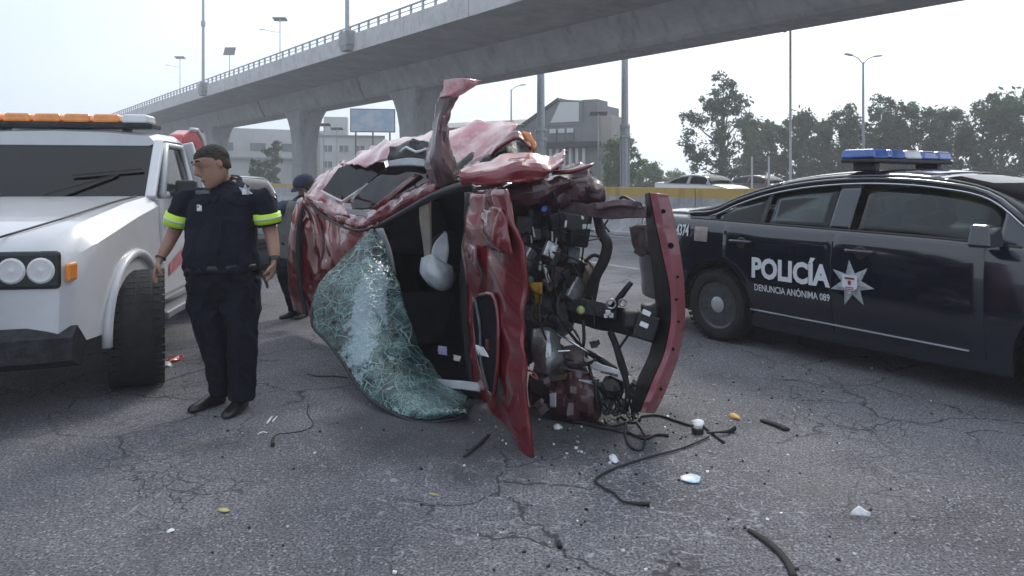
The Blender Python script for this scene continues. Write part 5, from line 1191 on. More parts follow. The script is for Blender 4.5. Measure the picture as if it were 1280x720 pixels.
for px, py, r_ in ((764, 380, .028), (778, 378, .022)):
    a = MB(); a.tube([P(px, py, 4.47)+Vector((math.cos(q), .1*math.sin(q*2), math.sin(q)))*r_ for q in np.linspace(0, 6.28, 16)], .006, 6); a.build('hose_clamp', M['steel'], wr, world=True, smooth='all')
# hoses and the pulley
wtube('radiator_hose', [(746, 268, 4.75), (752, 292, 4.7), (759, 305, 4.66), (755, 325, 4.64), (745, 345, 4.66), (740, 362, 4.7), (737, 384, 4.74)], [.03, .034, .036, .036, .034, .04, .034], M['rubber'], n=12)
wtube('thin_hose', [(728, 340, 4.75), (732, 327, 4.7), (742, 319, 4.68), (752, 322, 4.66)], .012, M['rubber'])
wtube('thin_hose', [(735, 275, 4.7), (730, 305, 4.7), (726, 335, 4.72)], .006, M['wire'])
wtube('thin_hose', [(760, 275, 4.6), (756, 282, 4.6), (762, 290, 4.6)], .006, M['wire'])
wtube('lower_hose', [(763, 415, 4.55), (770, 432, 4.5), (777, 455, 4.45), (783, 475, 4.42), (786, 498, 4.4)], [.022, .022, .026, .022, .02], M['rubber'], n=10)
wtube('thin_hose', [(772, 438, 4.48), (779, 428, 4.46), (786, 418, 4.44)], .008, M['rubber'])
wtube('thin_hose', [(729, 400, 4.62), (730, 425, 4.6), (727, 445, 4.6), (732, 455, 4.58), (745, 450, 4.56)], .011, M['wire'])
pu = MB(); Mx = Matrix.Rotation(R(-35), 3, 'Z')
pu.lathe([(.10, .06), (.10, .125), (.05, .135), (.04, .12), (.02, .12), (.01, .135), (-.05, .135), (-.06, .10), (-.03, .09), (-.03, .04), (-.06, .035), (-.06, .003)], 32, P(719, 347, 4.85), M=Mx)
pu.build('pulley', M['brown_metal'], wr, world=True, smooth=True)
# engine lump: block with ribs, covers, odd brackets
eb = MB(); Mx = Matrix((WF, WU, Vector((0, 0, 1)))).transposed()
for px, py, Y, sz in ((670, 300, 5.05, (.4, .36, .5)), (690, 275, 5.0, (.36, .3, .28)), (662, 345, 5.1, (.3, .3, .36)), (706, 372, 5.0, (.34, .22, .16))):
    eb.box(P(px, py, Y), sz, Mx)
eo = eb.build('engine_block', M['engine_grey'], wr, world=True, bevel=.03)
rnd = random.Random(44)
for k in range(26):
    a = MB(); c = P(652+rnd.random()*70, 258+rnd.random()*150, 4.66+rnd.random()*.12)
    a.box(c, (rnd.uniform(.03, .09), rnd.uniform(.05, .12), rnd.uniform(.04, .16)), Mx @ Matrix.Rotation(rnd.uniform(-.6, .6), 3, 'X') @ Matrix.Rotation(rnd.uniform(-.5, .5), 3, 'Z'))
    a.build('bracket', rnd.choice([M['black_plastic'], M['engine_grey'], M['black_metal'], M['alu'], M['engine_grey'], M['dusky']]), eo, world=True, bevel=.008)
for px, py, h_, w_, m_ in ((667, 290, .07, .014, 'grey_trim'), (690, 295, .07, .016, 'alu'), (695, 302, .05, .014, 'grey_trim'), (683, 342, .12, .03, 'alu'), (675, 332, .06, .022, 'grey_trim'), (664, 299, .05, .012, 'grey_trim'), (707, 280, .05, .02, 'alu'), (728, 272, .025, .02, 'steel_white')):
    a = MB(); a.box(P(px, py, 4.66), (w_, .03, h_), Matrix.Rotation(rnd.uniform(-.4, .2), 3, 'Y'), taper=.7); a.build('fitting', M[m_], eo, world=True, bevel=.006)
a = MB(); a.box(P(733, 283, 4.72), (.06, .05, .035)); a.build('connector', M['steel_white'], eo, world=True, bevel=.008)
a = MB(); a.box(P(712, 285, 4.8), (.26, .2, .22), Matrix.Rotation(.15, 3, 'Y')); a.build('battery_tray', M['black_plastic'], eo, world=True, bevel=.02)
a = MB(); a.lathe([(-.03, .018), (0, .03), (.03, .026)], 14, P(680, 261, 4.68)); a.build('blue_cap', M['lamp_blue'], eo, world=True, smooth=True)
a = MB(); a.lathe([(-.02, .02), (.02, .025)], 10, P(663, 349, 4.66)); a.build('coolant_cap', mat('green_plug', (.06, .14, .12), .4), eo, world=True)
wpatch('yellow_clip', [[(660, 353, 4.68), (678, 353, 4.64)], [(666, 364, 4.66), (677, 364, 4.63)], [(671, 380, 4.66), (676, 380, 4.64)]], M['yellow_pl'], th=.02, amp=.01, seed=36)
for pts in ([(664, 372, 4.68), (670, 384, 4.64), (667, 395, 4.64), (676, 404, 4.64)], [(678, 366, 4.66), (672, 390, 4.62), (681, 398, 4.62), (672, 408, 4.66)], [(660, 380, 4.7), (667, 376, 4.64), (674, 398, 4.62), (684, 394, 4.66)]):
    wtube('copper_pipe', pts, .008, M['rusty'], sub=4)
wpatch('aluminium_housing', [[(668, 412, 4.75), (682, 410, 4.66), (694, 414, 4.7)], [(668, 432, 4.7), (684, 430, 4.55), (700, 438, 4.62)], [(670, 452, 4.66), (684, 452, 4.52), (702, 448, 4.6)], [(677, 464, 4.62), (684, 466, 4.54), (690, 460, 4.6)]], M['alu'], th=.03, amp=.02, freq=7, seed=37)
wtube('push_rod', [(697, 417, 4.6), (717, 429, 4.56), (737, 441, 4.52)], .010, M['chrome'], sub=1)
wpatch('control_arm', [[(703, 436, 4.7), (722, 436, 4.62), (728, 444, 4.6)], [(702, 450, 4.66), (716, 452, 4.56), (730, 452, 4.55)], [(708, 458, 4.66), (716, 460, 4.6), (726, 458, 4.6)]], M['dusky'], th=.05, amp=.03, freq=7, seed=38)
wloft('torn_bar', [(728, 446, 456, 4.62, .05), (755, 456, 466, 4.5, .05), (788, 470, 482, 4.4, .05)], M['steel_white'], amp=.008, seed=5)
wtube('drive_shaft', [(735, 440, 4.66), (752, 450, 4.58), (770, 462, 4.52)], [.018, .024, .015], M['black_metal'], sub=3)
wpatch('lower_panel', [[(684, 464, 4.75), (712, 462, 4.65), (745, 476, 4.6)], [(686, 492, 4.62), (714, 486, 4.46), (750, 496, 4.5)], [(688, 512, 4.58), (716, 514, 4.42), (752, 516, 4.48)], [(694, 522, 4.58), (718, 526, 4.46), (748, 524, 4.5)]], M['inner_red'], th=.012, amp=.06, freq=9, seed=39, su=6, sv=5)
wpatch('right_wing', [[(664, 470, 4.9), (690, 470, 4.8), (720, 474, 4.75)], [(662, 500, 4.8), (690, 505, 4.68), (724, 508, 4.66)], [(664, 518, 4.72), (692, 528, 4.5), (730, 527, 4.52)]], M['inner_red'], th=.015, amp=.04, freq=5, seed=40)
wpatch('trim_strip', [[(687, 492, 4.5), (695, 491, 4.48)], [(688, 509, 4.47), (695, 509, 4.45)]], M['grey_trim'], th=.01, amp=.004)
wtube('pink_wire', [(657, 462, 4.6), (666, 465, 4.56), (672, 474, 4.54), (662, 468, 4.54)], .006, M['lamp_red'])
a = MB(); a.box(P(735, 480, 4.5), (.13, .05, .05), Matrix.Rotation(.15, 3, 'Y')); a.build('silver_bracket', M['grey_trim'], wr, world=True, bevel=.006)
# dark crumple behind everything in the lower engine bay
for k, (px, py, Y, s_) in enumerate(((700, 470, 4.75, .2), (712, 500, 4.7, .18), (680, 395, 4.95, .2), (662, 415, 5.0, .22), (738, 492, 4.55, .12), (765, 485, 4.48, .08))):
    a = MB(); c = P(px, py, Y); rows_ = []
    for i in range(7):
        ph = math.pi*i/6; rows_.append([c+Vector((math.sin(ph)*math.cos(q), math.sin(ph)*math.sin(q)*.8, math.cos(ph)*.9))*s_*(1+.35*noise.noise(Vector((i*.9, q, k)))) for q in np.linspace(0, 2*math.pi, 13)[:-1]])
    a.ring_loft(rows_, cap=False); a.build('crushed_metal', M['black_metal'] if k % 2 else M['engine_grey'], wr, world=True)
# small torn brackets, bent plates and rods low in the bay
rnd = random.Random(91)
for k in range(22):
    px, py = rnd.uniform(668, 792), rnd.uniform(430, 512); Y = rnd.uniform(4.42, 4.62)
    if px > 745 and py < 470: continue
    a = MB(); L = rnd.uniform(.03, .09); Mb = Matrix.Rotation(rnd.uniform(-1.5, 1.5), 3, 'Y') @ Matrix.Rotation(rnd.uniform(-.8, .8), 3, 'Z')
    a.box(P(px, py, Y), (L, .008, rnd.uniform(.015, .05)), Mb); a.box(P(px, py, Y)+Mb @ Vector((L*.5, .015, 0)), (.008, .04, rnd.uniform(.015, .04)), Mb)
    a.build('bent_plate', rnd.choice([M['alu'], M['engine_grey'], M['engine_grey'], M['black_metal'], M['rusty'], M['dusky'], M['brown_metal']]), wr, world=True, bevel=.002)
for k in range(7):
    px, py = rnd.uniform(680, 770), rnd.uniform(425, 500); a = MB(); c = P(px, py, rnd.uniform(4.45, 4.6))
    a.tube([c, c+Vector((rnd.uniform(.05, .14), rnd.uniform(-.05, .05), rnd.uniform(-.1, .04)))], rnd.uniform(.004, .009), 8); a.build('rod', rnd.choice([M['chrome'], M['engine_grey'], M['rusty']]), wr, world=True, smooth=True)
# wiring loom hanging and trailing
wl = MB(); rnd = random.Random(7)
for k in range(24):
    x0, x1 = rnd.uniform(655, 760), rnd.uniform(690, 800); y0, y1 = rnd.uniform(235, 420), rnd.uniform(300, 515)
    pts = [P(x0, y0, rnd.uniform(4.55, 4.8)), P(x0+rnd.uniform(-18, 18), y0+(y1-y0)*.35, rnd.uniform(4.5, 4.75)), P(x0+(x1-x0)*.5+rnd.uniform(-20, 20), y0+(y1-y0)*.75, rnd.uniform(4.5, 4.7)), P(x0+(x1-x0)*.6, y1, rnd.uniform(4.45, 4.65))]
    if x0 > 715 or pts[3].x*900/pts[3].y+640 > 745: continue
    wl.tube(pts, rnd.choice([.004, .005, .007, .010]), 6, 5)
for k in range(16):
    pts = [P(rnd.uniform(740, 795), rnd.uniform(470, 505), rnd.uniform(4.42, 4.6)) for _ in range(2)]
    mid = (pts[0]+pts[1])/2+Vector((0, -.05, -.13)); mid.z = max(.02, mid.z)
    wl.tube([pts[0], mid, pts[1]], rnd.choice([.005, .007, .009]), 6, 6)
wl.build('wiring', M['wire'], wr, world=True, smooth='all', kind='stuff')
def gw(pts, r, name='trailing_cable', sub=5, m=None, parent=wr, z=None, n=8):
    a = MB(); a.tube([G(*q, (z or (r if not isinstance(r, list) else max(r)))) for q in pts], r, n, sub); return a.build(name, m or M['wire'], parent, world=bool(parent), smooth='all')
gw([(738, 524), (758, 532), (778, 530), (798, 521), (822, 519), (848, 527), (866, 532), (872, 527), (886, 538), (905, 553)], .0085)
gw([(884, 541), (896, 540), (908, 539), (917, 535)], [.007, .007, .012, .02])
gw([(786, 520), (781, 540), (788, 558), (802, 562), (806, 545), (796, 528), (786, 522)], .007)
gw([(762, 508), (756, 522), (764, 536), (782, 541), (806, 545), (832, 542)], .007)
gw([(785, 541), (806, 548), (820, 543), (836, 544)], .009)
gw([(770, 516), (790, 528), (800, 520), (792, 512), (778, 514), (772, 524)], .008)
gw([(696, 523), (724, 528), (752, 534), (776, 537)], .012)
gw([(790, 505), (788, 518), (800, 525)], .010)
gw([(886, 546), (852, 560), (815, 570), (780, 581), (758, 590), (744, 600), (755, 610), (768, 617), (780, 627), (812, 630)], [.0062]*9+[.011])
# rear axle wheels, on the far side of the floor pan
for dz in (.35, 1.45):
    wb_ = P(520, 226, 7.35)+WU*-.25; wtmp = MB()
    c = Vector((wb_.x+.15, wb_.y+.25, dz)); wtmp.lathe([(-.1, .2), (-.11, .27), (-.07, .31), (.07, .31), (.11, .27), (.1, .2)], 32, c, axis='Z')
    wo = wtmp.build('wheel', M['rubber'], wr, world=True, smooth=True)
    q = MB(); q.lathe([(-.09, .2), (-.05, .15), (.05, .15), (.09, .2)], 24, c, axis='Z'); q.build('rim', M['alu'], wo, world=True, smooth=True)
# ------------------------------------------------------------ people
M['skin'] = mat('brown_skin', (.30, .165, .115), .55, var=.12, vscale=14, bump=.08, bscale=70)
M['skin'].node_tree.nodes['Principled BSDF'].inputs['Subsurface Weight'].default_value = .08
M['hair'] = mat('black_hair', (.028, .023, .021), .8, var=.5, vscale=60, bump=.9, bscale=160)
M['hair_fade'] = mat('short_side_hair', (.055, .038, .031), .8, var=.35, vscale=90, bump=.6, bscale=220)
M['shirt'] = mat('black_navy_shirt', (.0085, .0105, .019), .9, spec=.2, var=.25, vscale=6, bump=.25, bscale=160)
M['trouser'] = mat('black_trousers', (.007, .0085, .015), .92, spec=.2, var=.25, vscale=6, bump=.25, bscale=160)
M['shoe'] = mat('black_leather', (.010, .010, .011), .35, var=.3, vscale=10)
M['neon'] = mat('neon_band', (.50, .78, .04), .5, var=.06)
M['silver_tape'] = mat('silver_tape', (.52, .60, .40), .35)
M['eye_white'] = mat('eye_white', (.20, .16, .14), .3); M['eye_dark'] = mat('eye_dark', (.02, .012, .01), .15)
M['lip'] = mat('lip', (.22, .09, .08), .5)
M['vest'] = mat('olive_grey_vest', (.15, .16, .145), .85, var=.15, vscale=10, bump=.2, bscale=60)
M['navy_cloth'] = mat('navy_cloth', (.016, .022, .055), .85, var=.2, vscale=8)
def frame_from(fwd, up=(0, 0, 1)):
    f = Vector(fwd).normalized(); u = Vector(up); u = (u-f*u.dot(f)).normalized(); r = f.cross(u)
    return f, u, r
def head_rings(c, f, u, r, k=1.0, sl=None, n=20, grow=0.0):
    sl = sl or [(-.128, .078, .035, .026), (-.116, .090, .0, .042), (-.095, .094, -.04, .054), (-.065, .092, -.072, .063), (-.035, .093, -.086, .068), (0, .090, -.096, .073), (.03, .095, -.100, .077), (.06, .091, -.100, .077), (.09, .072, -.086, .066), (.112, .042, -.06, .046), (.124, .01, -.03, .02)]
    rings = []
    for z, fr, bk, hw in sl:
        m_, h_ = (fr+bk)/2, (fr-bk)/2; ring = []
        for q in range(n):
            a = 2*math.pi*q/n; ca, sa = math.cos(a), math.sin(a)
            e = .82
            x = m_+(h_+grow)*math.copysign(abs(ca)**e, ca); y = (hw+grow)*math.copysign(abs(sa)**e, sa)
            ring.append(c+(f*x+r*y+u*z)*k)
        rings.append(ring)
    return rings
def add_hand(b, w, d, pn, th, curl=.5, k=1.0, grip=0.0):
    """w wrist, d along the hand, pn palm normal (towards palm), th towards the thumb side"""
    d, pn, th = Vector(d).normalized(), Vector(pn).normalized(), Vector(th).normalized()
    palm = []
    for s_, hw, ht in ((-.01, .029, .021), (.02, .035, .018), (.055, .042, .016), (.085, .041, .014), (.098, .036, .010)):
        palm.append([w+(d*s_+th*hw*math.cos(a)+pn*ht*math.sin(a))*k for a in [2*math.pi*q/14 for q in range(14)]])
    b.ring_loft(palm)
    for j, (off, L, rr) in enumerate(((.030, .072, .0088), (.010, .080, .0092), (-.011, .075, .0088), (-.031, .060, .0078))):
        p = w+(d*.088+th*off)*k; pts = [w+(d*.055+th*off*.85)*k, p]; dd = d.copy(); ang = 0
        for s_, fr in enumerate((.42, .32, .26)):
            ang += (curl*(.55 if s_ == 0 else 1.0)+grip*(.6 if s_ else .4))*(1+.08*j); dd = d*math.cos(ang)+pn*math.sin(ang)
            p = p+dd*L*fr*k+th*off*.04*k; pts.append(p)
        b.tube(pts, [rr*k, rr*k*1.05, rr*k, rr*k*.93, rr*k*.72], 8, 2)
    t0 = w+(d*.022+th*.028)*k
    td = (d*.62+th*.62+pn*.35).normalized()
    b.tube([t0, t0+td*.036*k, t0+td*.036*k+(d*.85+th*.12+pn*.45).normalized()*.030*k, t0+td*.036*k+(d*.85+pn*.6).normalized()*.055*k], [.014*k, .012*k, .0105*k, .008*k], 8, 2)
def folds(me, amp, f=(9, 9, 3), seed=0):
    co = [v.co.copy() for v in me.vertices]; nn = [v.normal.copy() for v in me.vertices]
    for v, c, n in zip(me.vertices, co, nn):
        q = Vector((c.x*f[0]+seed, c.y*f[1], c.z*f[2])); h = noise.noise(q)
        v.co = c+n*amp*((1-2*abs(h)*1.5)*.7+.5*noise.noise(q*2.2))
def ellipse(c, hw, hd, n=24, rx=Vector((1, 0, 0)), ry=Vector((0, 1, 0)), e=.85):
    out = []
    for q in range(n):
        a = 2*math.pi*q/n; ca, sa = math.cos(a), math.sin(a)
        out.append(c+rx*hw*math.copysign(abs(ca)**e, ca)+ry*hd*math.copysign(abs(sa)**e, sa))
    return out
def person(root, head_c, head_f, head_up, neck, torso, arms, legs, feet, mats, sleeve_end, hands, hk=1.0, voxel=.0065, hair=True, mb_shirt_sleeve=.072):
    inv = wm(root).inverted()
    f, u, r = frame_from(head_f, head_up)
    b = MB(); b.ring_loft(head_rings(head_c, f, u, r, hk))
    H = lambda x, y, z: head_c+(f*x+r*y+u*z)*hk
    b.tube([H(.088, 0, .035), H(.108, 0, .0), H(.118, 0, -.022)], [.010*hk, .013*hk, .017*hk], 10, 3)
    b.tube([H(.098, -.014, -.028), H(.098, .014, -.028)], .011*hk, 8)
    b.tube([H(.086, -.05, .045), H(.097, -.02, .048), H(.097, .02, .048), H(.086, .05, .045)], .010*hk, 8, 3)
    for s_ in (-1, 1):
        b.ring_loft([[H(-.012+.017*math.cos(a)*q_, s_*(.070+w_), .0+.028*math.sin(a)*q_) for a in [2*math.pi*t_/10 for t_ in range(10)]] for w_, q_ in ((-.006, .7), (.006, 1.0), (.014, .9))])
    b.tube([H(.085, -.022, -.062), H(.094, 0, -.060), H(.085, .022, -.062)], .010*hk, 8, 3)
    b.tube([H(.075, 0, -.108), H(.086, 0, -.108)], .018*hk, 8)
    b.tube(neck, [.050, .054, .055], 14, 3)
    b.ring_loft([ellipse(c, hw*.9, hd*.88) for c, hw, hd in torso])
    for a_, hd_ in zip(arms, hands):
        b.tube(a_, [.058, .055, .048, .046, .040, .028], 12, 3)
        add_hand(b, a_[-1], *hd_)
    for l_ in legs: b.tube(l_, [.11, .10, .075, .06, .05][:len(l_)], 12, 3)
    me = remeshed(b, voxel, 5, inv); body = link('body', me, mats['skin'], root, smooth='all')
    for s_ in (-1, 1):
        e_ = MB(); e_.lathe([(-.007, .003), (-.005, .008), (0, .0105), (.005, .008), (.007, .003)], 12, H(.083, s_*.033, .022), axis='Z'); eo_ = e_.build('eye', mats.get('eye', M['eye_white']), root, world=True, smooth='all')
        e_ = MB(); e_.lathe([(-.005, .002), (0, .0062), (.005, .002)], 10, H(.0905, s_*.033, .021), axis='Z'); e_.build('iris', M['eye_dark'], eo_, world=True, smooth='all')
        e_ = MB(); e_.tube([H(.090, s_*.014, .052), H(.098, s_*.032, .058), H(.086, s_*.055, .051)], [.006, .008, .004], 6, 3); e_.build('eyebrow', M['hair'], root, world=True, smooth='all')
    e_ = MB(); e_.tube([H(.092, -.024, -.064), H(.1005, 0, -.063), H(.092, .024, -.064)], [.004, .006, .004], 6, 3); e_.build('lips', M['lip'], root, world=True, smooth='all')
    if hair:
        h_ = MB(); fd = [(-.050, -.045, -.086, .058), (-.030, -.012, -.093, .068), (-.010, .026, -.099, .0745), (.015, .040, -.103, .0775), (.04, .050, -.104, .0785), (.058, .074, -.103, .078), (.075, .080, -.098, .074)]
        h_.ring_loft(head_rings(head_c, f, u, r, hk, fd, 24, .0042)); h_.build('hair_fade', mats.get('fade', M['hair_fade']), root, world=True, smooth='all')
        h_ = MB(); sl = [(.012, -.055, -.094, .066), (.025, -.030, -.100, .074), (.037, -.005, -.102, .077), (.05, .02, -.102, .078), (.072, .083, -.098, .0755), (.095, .072, -.083, .063), (.113, .046, -.06, .046), (.126, .012, -.03, .022)]
        h_.ring_loft(head_rings(head_c, f, u, r, hk, sl, 20, .0045)); me = remeshed(h_, .005, 2, inv); folds(me, .0035, (60, 60, 60)); link('hair', me, mats['hair'], root, smooth='all')
    # shirt
    s_ = MB(); s_.ring_loft([ellipse(c, hw, hd) for c, hw, hd in torso])
    for a_ in arms:
        s_.tube([a_[0]*.4+torso[3][0]*.6, a_[0], a_[1], a_[2]*.98+a_[1]*.02], [.075, mb_shirt_sleeve*1.02, mb_shirt_sleeve, mb_shirt_sleeve*1.02], 14, 3)
    me = remeshed(s_, .010, 6, inv); folds(me, .016, (7, 7, 4.5), 2); folds(me, .006, (20, 20, 13), 4); shirt = link('shirt', me, mats['shirt'], root, smooth='all')
    # trousers
    t_ = MB(); hip = torso[-1]
    t_.ring_loft([ellipse(c, hw, hd) for c, hw, hd in (torso[-2], torso[-1], (hip[0]+Vector((0, 0, -.10)), hip[1]*.98, hip[2]*.97), (hip[0]+Vector((0, 0, -.17)), hip[1]*.8, hip[2]*.8))])
    for l_ in legs: t_.tube(l_, [.135, .118, .093, .080, .078][:len(l_)], 16, 4)
    me = remeshed(t_, .010, 5, inv); folds(me, .017, (8, 8, 4.5), 5); folds(me, .006, (18, 18, 16), 6); trousers = link('trousers', me, mats['trouser'], root, smooth='all')
    for ft, fd in feet:
        d = Vector(fd).normalized(); sd = Vector((d.y, -d.x, 0)); sh = MB(); rg_ = []
        for x, hw, h1 in ((-.085, .025, .05), (-.07, .036, .085), (-.02, .040, .10), (.04, .044, .082), (.10, .050, .058), (.16, .046, .048), (.19, .03, .035), (.2, .012, .02)):
            c = Vector(ft)+d*x; rg_.append([c+sd*(-hw), c+sd*hw, c+sd*hw*1.05+Vector((0, 0, .02)), c+sd*hw*.9+Vector((0, 0, h1*.7)), c+sd*hw*.45+Vector((0, 0, h1)), c-sd*hw*.45+Vector((0, 0, h1)), c-sd*hw*.9+Vector((0, 0, h1*.7)), c-sd*hw*1.05+Vector((0, 0, .02))])
        sh.ring_loft(rg_); so = sh.build('shoe', M['shoe'], root, world=True, smooth=True, sub=1)
    return body, shirt, trousers
OY = 4.78
def q3(px, py, d=0.0): return P(px, py, OY+d)
off = empty('person', (G(289, 503).x, OY, 0), 0, 'stocky man in black short sleeved uniform with neon arm bands, phone in hand', 'person')
torso = [(q3(287, 221, .055), .064, .058), (q3(286, 229, .04), .092, .078), (q3(283, 238, .02), .150, .098), (q3(280, 250), .222, .124), (q3(278, 270), .222, .145), (q3(277, 290, -.01), .216, .155), (q3(276, 310, -.02), .226, .165), (q3(277, 326, -.02), .236, .165), (q3(277, 340, -.01), .232, .155)]
armR = [q3(234, 249), q3(225, 266, 0), q3(221, 282, .01), q3(216, 293, .01), q3(208, 309, -.04), q3(200, 324, -.08)]
armL = [q3(327, 250), q3(333, 265), q3(335, 279, .01), q3(339, 292, .02), q3(342, 311, -.02), q3(343, 327, -.06)]
legR = [q3(256, 352), q3(260, 385, -.01), q3(267, 422, -.03), q3(275, 458, .0), q3(277, 489, .04)]
legL = [q3(299, 352), q3(301, 385, -.03), q3(302, 422, -.06), q3(303, 462, -.06), q3(304, 498, -.06)]
fR, fL = G(277, 499), G(304, 508)
b_, shirt, trs = person(off, q3(266, 207, -.06), (-.66, -.72, -.36), (-.26, -.10, 1), [q3(284, 240, .03), q3(280, 228, .02), q3(273, 214, -.02)], torso, (armR, armL), (legR, legL),
       [(Vector((fR.x, OY+.04, 0)), (-.45, -.9, 0)), (Vector((fL.x, OY-.06, 0)), (-.08, -1, 0))], dict(skin=M['skin'], hair=M['hair'], shirt=M['shirt'], trouser=M['trouser']), None,
       [((-.30, -.10, -1), (.9, .35, -.1), (.35, -.93, .0), .30, 1.04), ((-.14, -.18, -1), (-.95, .2, .1), (.1, -.98, .1), .62, 1.04, .35)], hk=1.07)
from mathutils.bvhtree import BVHTree
def bvh_of(o):
    m4 = wm(o); return BVHTree.FromPolygons([m4 @ v.co for v in o.data.vertices], [tuple(p_.vertices) for p_ in o.data.polygons])
SH = bvh_of(shirt)
def on_cloth(px, py, lift=.004, tree_=None):
    o_ = Vector((0, 0, CAMH)); d = (P(px, py, 5)-o_).normalized(); h = (tree_ or SH).ray_cast(o_, d)
    return (h[0]-d*lift) if h[0] else P(px, py, OY-.15)
def cloth_patch(name, pts_rows, m, lift=.005, th=.004, tree_=None, parent=off, n=4):
    a = MB(); a.patch([[on_cloth(x, y, lift, tree_) for x, y in r] for r in pts_rows], n, n); return a.build(name, m, parent, world=True, smooth='all', solid=th)
def band(name, a_, i0, i1, t0, t1, rad, m, parent=off, n=24, th=.006):
    p0 = a_[i0].lerp(a_[i1], t0); p1 = a_[i0].lerp(a_[i1], t1); a = MB(); a.tube([p0, p0.lerp(p1, .5), p1], rad, n); return a.build(name, m, parent, world=True, smooth='all')
for a_ in (armR, armL):
    bo = band('arm_band', a_, 1, 2, .08, .94, .089, M['neon'])
    band('reflective_stripe', a_, 1, 2, .40, .60, .0925, M['silver_tape'], parent=bo)
    band('sleeve_hem', a_, 1, 3, .50, .60, .080, M['shirt'])
sb_ = MB(); c0 = on_cloth(306, 240, .012); pts = []
for k in range(14):
    a = math.pi/2+math.pi*k/7; r_ = .052 if k % 2 == 0 else .026; pts.append(c0+Vector((math.cos(a)*r_, .0, math.sin(a)*r_)))
sb_.prism(pts, (0, .01, 0)); sbo = sb_.build('chest_star', M['decal_silver'], off, world=True, bevel=.003)
a = MB(); a.box(c0+Vector((0, -.008, 0)), (.03, .008, .034)); a.build('star_shield', M['decal_white'], sbo, world=True, bevel=.003)
M['tape_grey'] = mat('name_tape', (.10, .11, .12), .8, var=.5, vscale=80)
cloth_patch('name_tape', [[(244, 238), (262, 237)], [(245, 243), (262, 242)]], M['tape_grey'], .006)
cloth_patch('sleeve_patch', [[(246, 256), (252, 256)], [(246, 264), (252, 264)]], M['decal_white'], .006)
cloth_patch('pocket_flap', [[(288, 248), (300, 250), (312, 249)], [(289, 254), (300, 258), (312, 255)]], M['shirt'], .010, .008)
cloth_patch('pocket_flap', [[(243, 247), (253, 249), (262, 249)], [(244, 254), (253, 257), (262, 254)]], M['shirt'], .010, .008)
cloth_patch('placket', [[(274, 246), (279, 246)], [(273, 280), (278, 280)], [(273, 318), (278, 318)]], M['shirt'], .006, .006)
cl_ = MB(); nk = [q3(284, 238, .02)]
for s_ in (-1, 1):
    cl_.patch([[q3(284+s_*13, 231, .05), q3(284+s_*15, 234, -.02), q3(278+s_*10, 241, -.10), q3(276+s_*3, 248, -.135)], [q3(284+s_*17, 237, .05), q3(284+s_*21, 241, -.03), q3(279+s_*17, 249, -.11), q3(276+s_*9, 254, -.145)]], 4, 4)
cl_.build('collar', M['shirt'], off, world=True, smooth='all', solid=.008, kind='stuff')
M['belt'] = mat('belt_leather', (.012, .012, .013), .45)
bt = MB(); bt.ring_loft([ellipse(q3(277, y, -.015), .240, .168, 32) for y in (329, 333, 337)], cap=False); bt.build('belt', M['belt'], off, world=True, smooth='all', solid=.004)
for px, py in ((236, 334), (311, 334)):
    a = MB(); a.box(q3(px, py, -.05), (.04, .09, .12)); a.build('belt_pouch', M['belt'], off, world=True, bevel=.012)
wt = MB(); wp = armL[-1].lerp(armL[-2], .18); d_ = (armL[-1]-armL[-2]).normalized()
wt.tube([wp-d_*.014, wp+d_*.014], .036, 18); wo_ = wt.build('wrist_watch', M['black_plastic'], off, world=True, smooth=True)
a = MB(); a.lathe([(-.006, .018), (.006, .018)], 16, wp+Vector((.034, -.012, 0)), axis='X'); a.build('watch_face', M['black_metal'], wo_, world=True)
wp = armR[-1].lerp(armR[-2], .1); d_ = (armR[-1]-armR[-2]).normalized(); a = MB(); a.tube([wp-d_*.006, wp+d_*.006], .035, 18); a.build('bracelet', M['black_plastic'], off, world=True, smooth=True)
ph_ = empty('mobile_phone', q3(336, 347, -.085), 0, 'dark mobile phone held low in the uniformed man\'s hand', 'phone')
a = MB(); Mp = Matrix.Rotation(.25, 3, 'Z') @ Matrix.Rotation(-.3, 3, 'Y'); a.box((-.022, 0, -.012), (.010, .066, .115), Mp); pc_ = a.build('case', M['black_plastic'], ph_, bevel=.004)
a = MB(); a.box((-.028, -.001, -.012), (.003, .060, .106), Mp); a.build('screen', M['car_window'], ph_)
# second person, bent behind the wreck
PY = 7.95
def q4(px, py, d=0.0): return P(px, py, PY+d)
p2 = empty('person', (G(371, 396).x, PY, 0), 0, 'person in dark cap and olive grey vest leaning in behind the wreck', 'person')
torso2 = [(q4(385, 241, .0), .07, .065), (q4(384, 245, .0), .085, .075), (q4(381, 251), .15, .10), (q4(377, 259), .19, .125), (q4(372, 275, .02), .19, .135), (q4(369, 292, .03), .185, .14), (q4(368, 308, .03), .19, .14), (q4(369, 322, .03), .19, .14), (q4(370, 332, .03), .185, .135)]
a1 = [q4(360, 258), q4(352, 262, -.08), q4(345, 266, -.14), q4(340, 268, -.18), q4(331, 270, -.24), q4(321, 271, -.30)]
a2 = [q4(396, 260), q4(400, 275), q4(402, 286), q4(404, 292), q4(404, 305, -.05), q4(404, 316, -.1)]
l1 = [q4(362, 337), q4(364, 350), q4(367, 366), q4(369, 380), q4(370, 388)]; l2 = [q4(379, 337), q4(379, 350), q4(380, 366), q4(380, 380), q4(380, 389)]
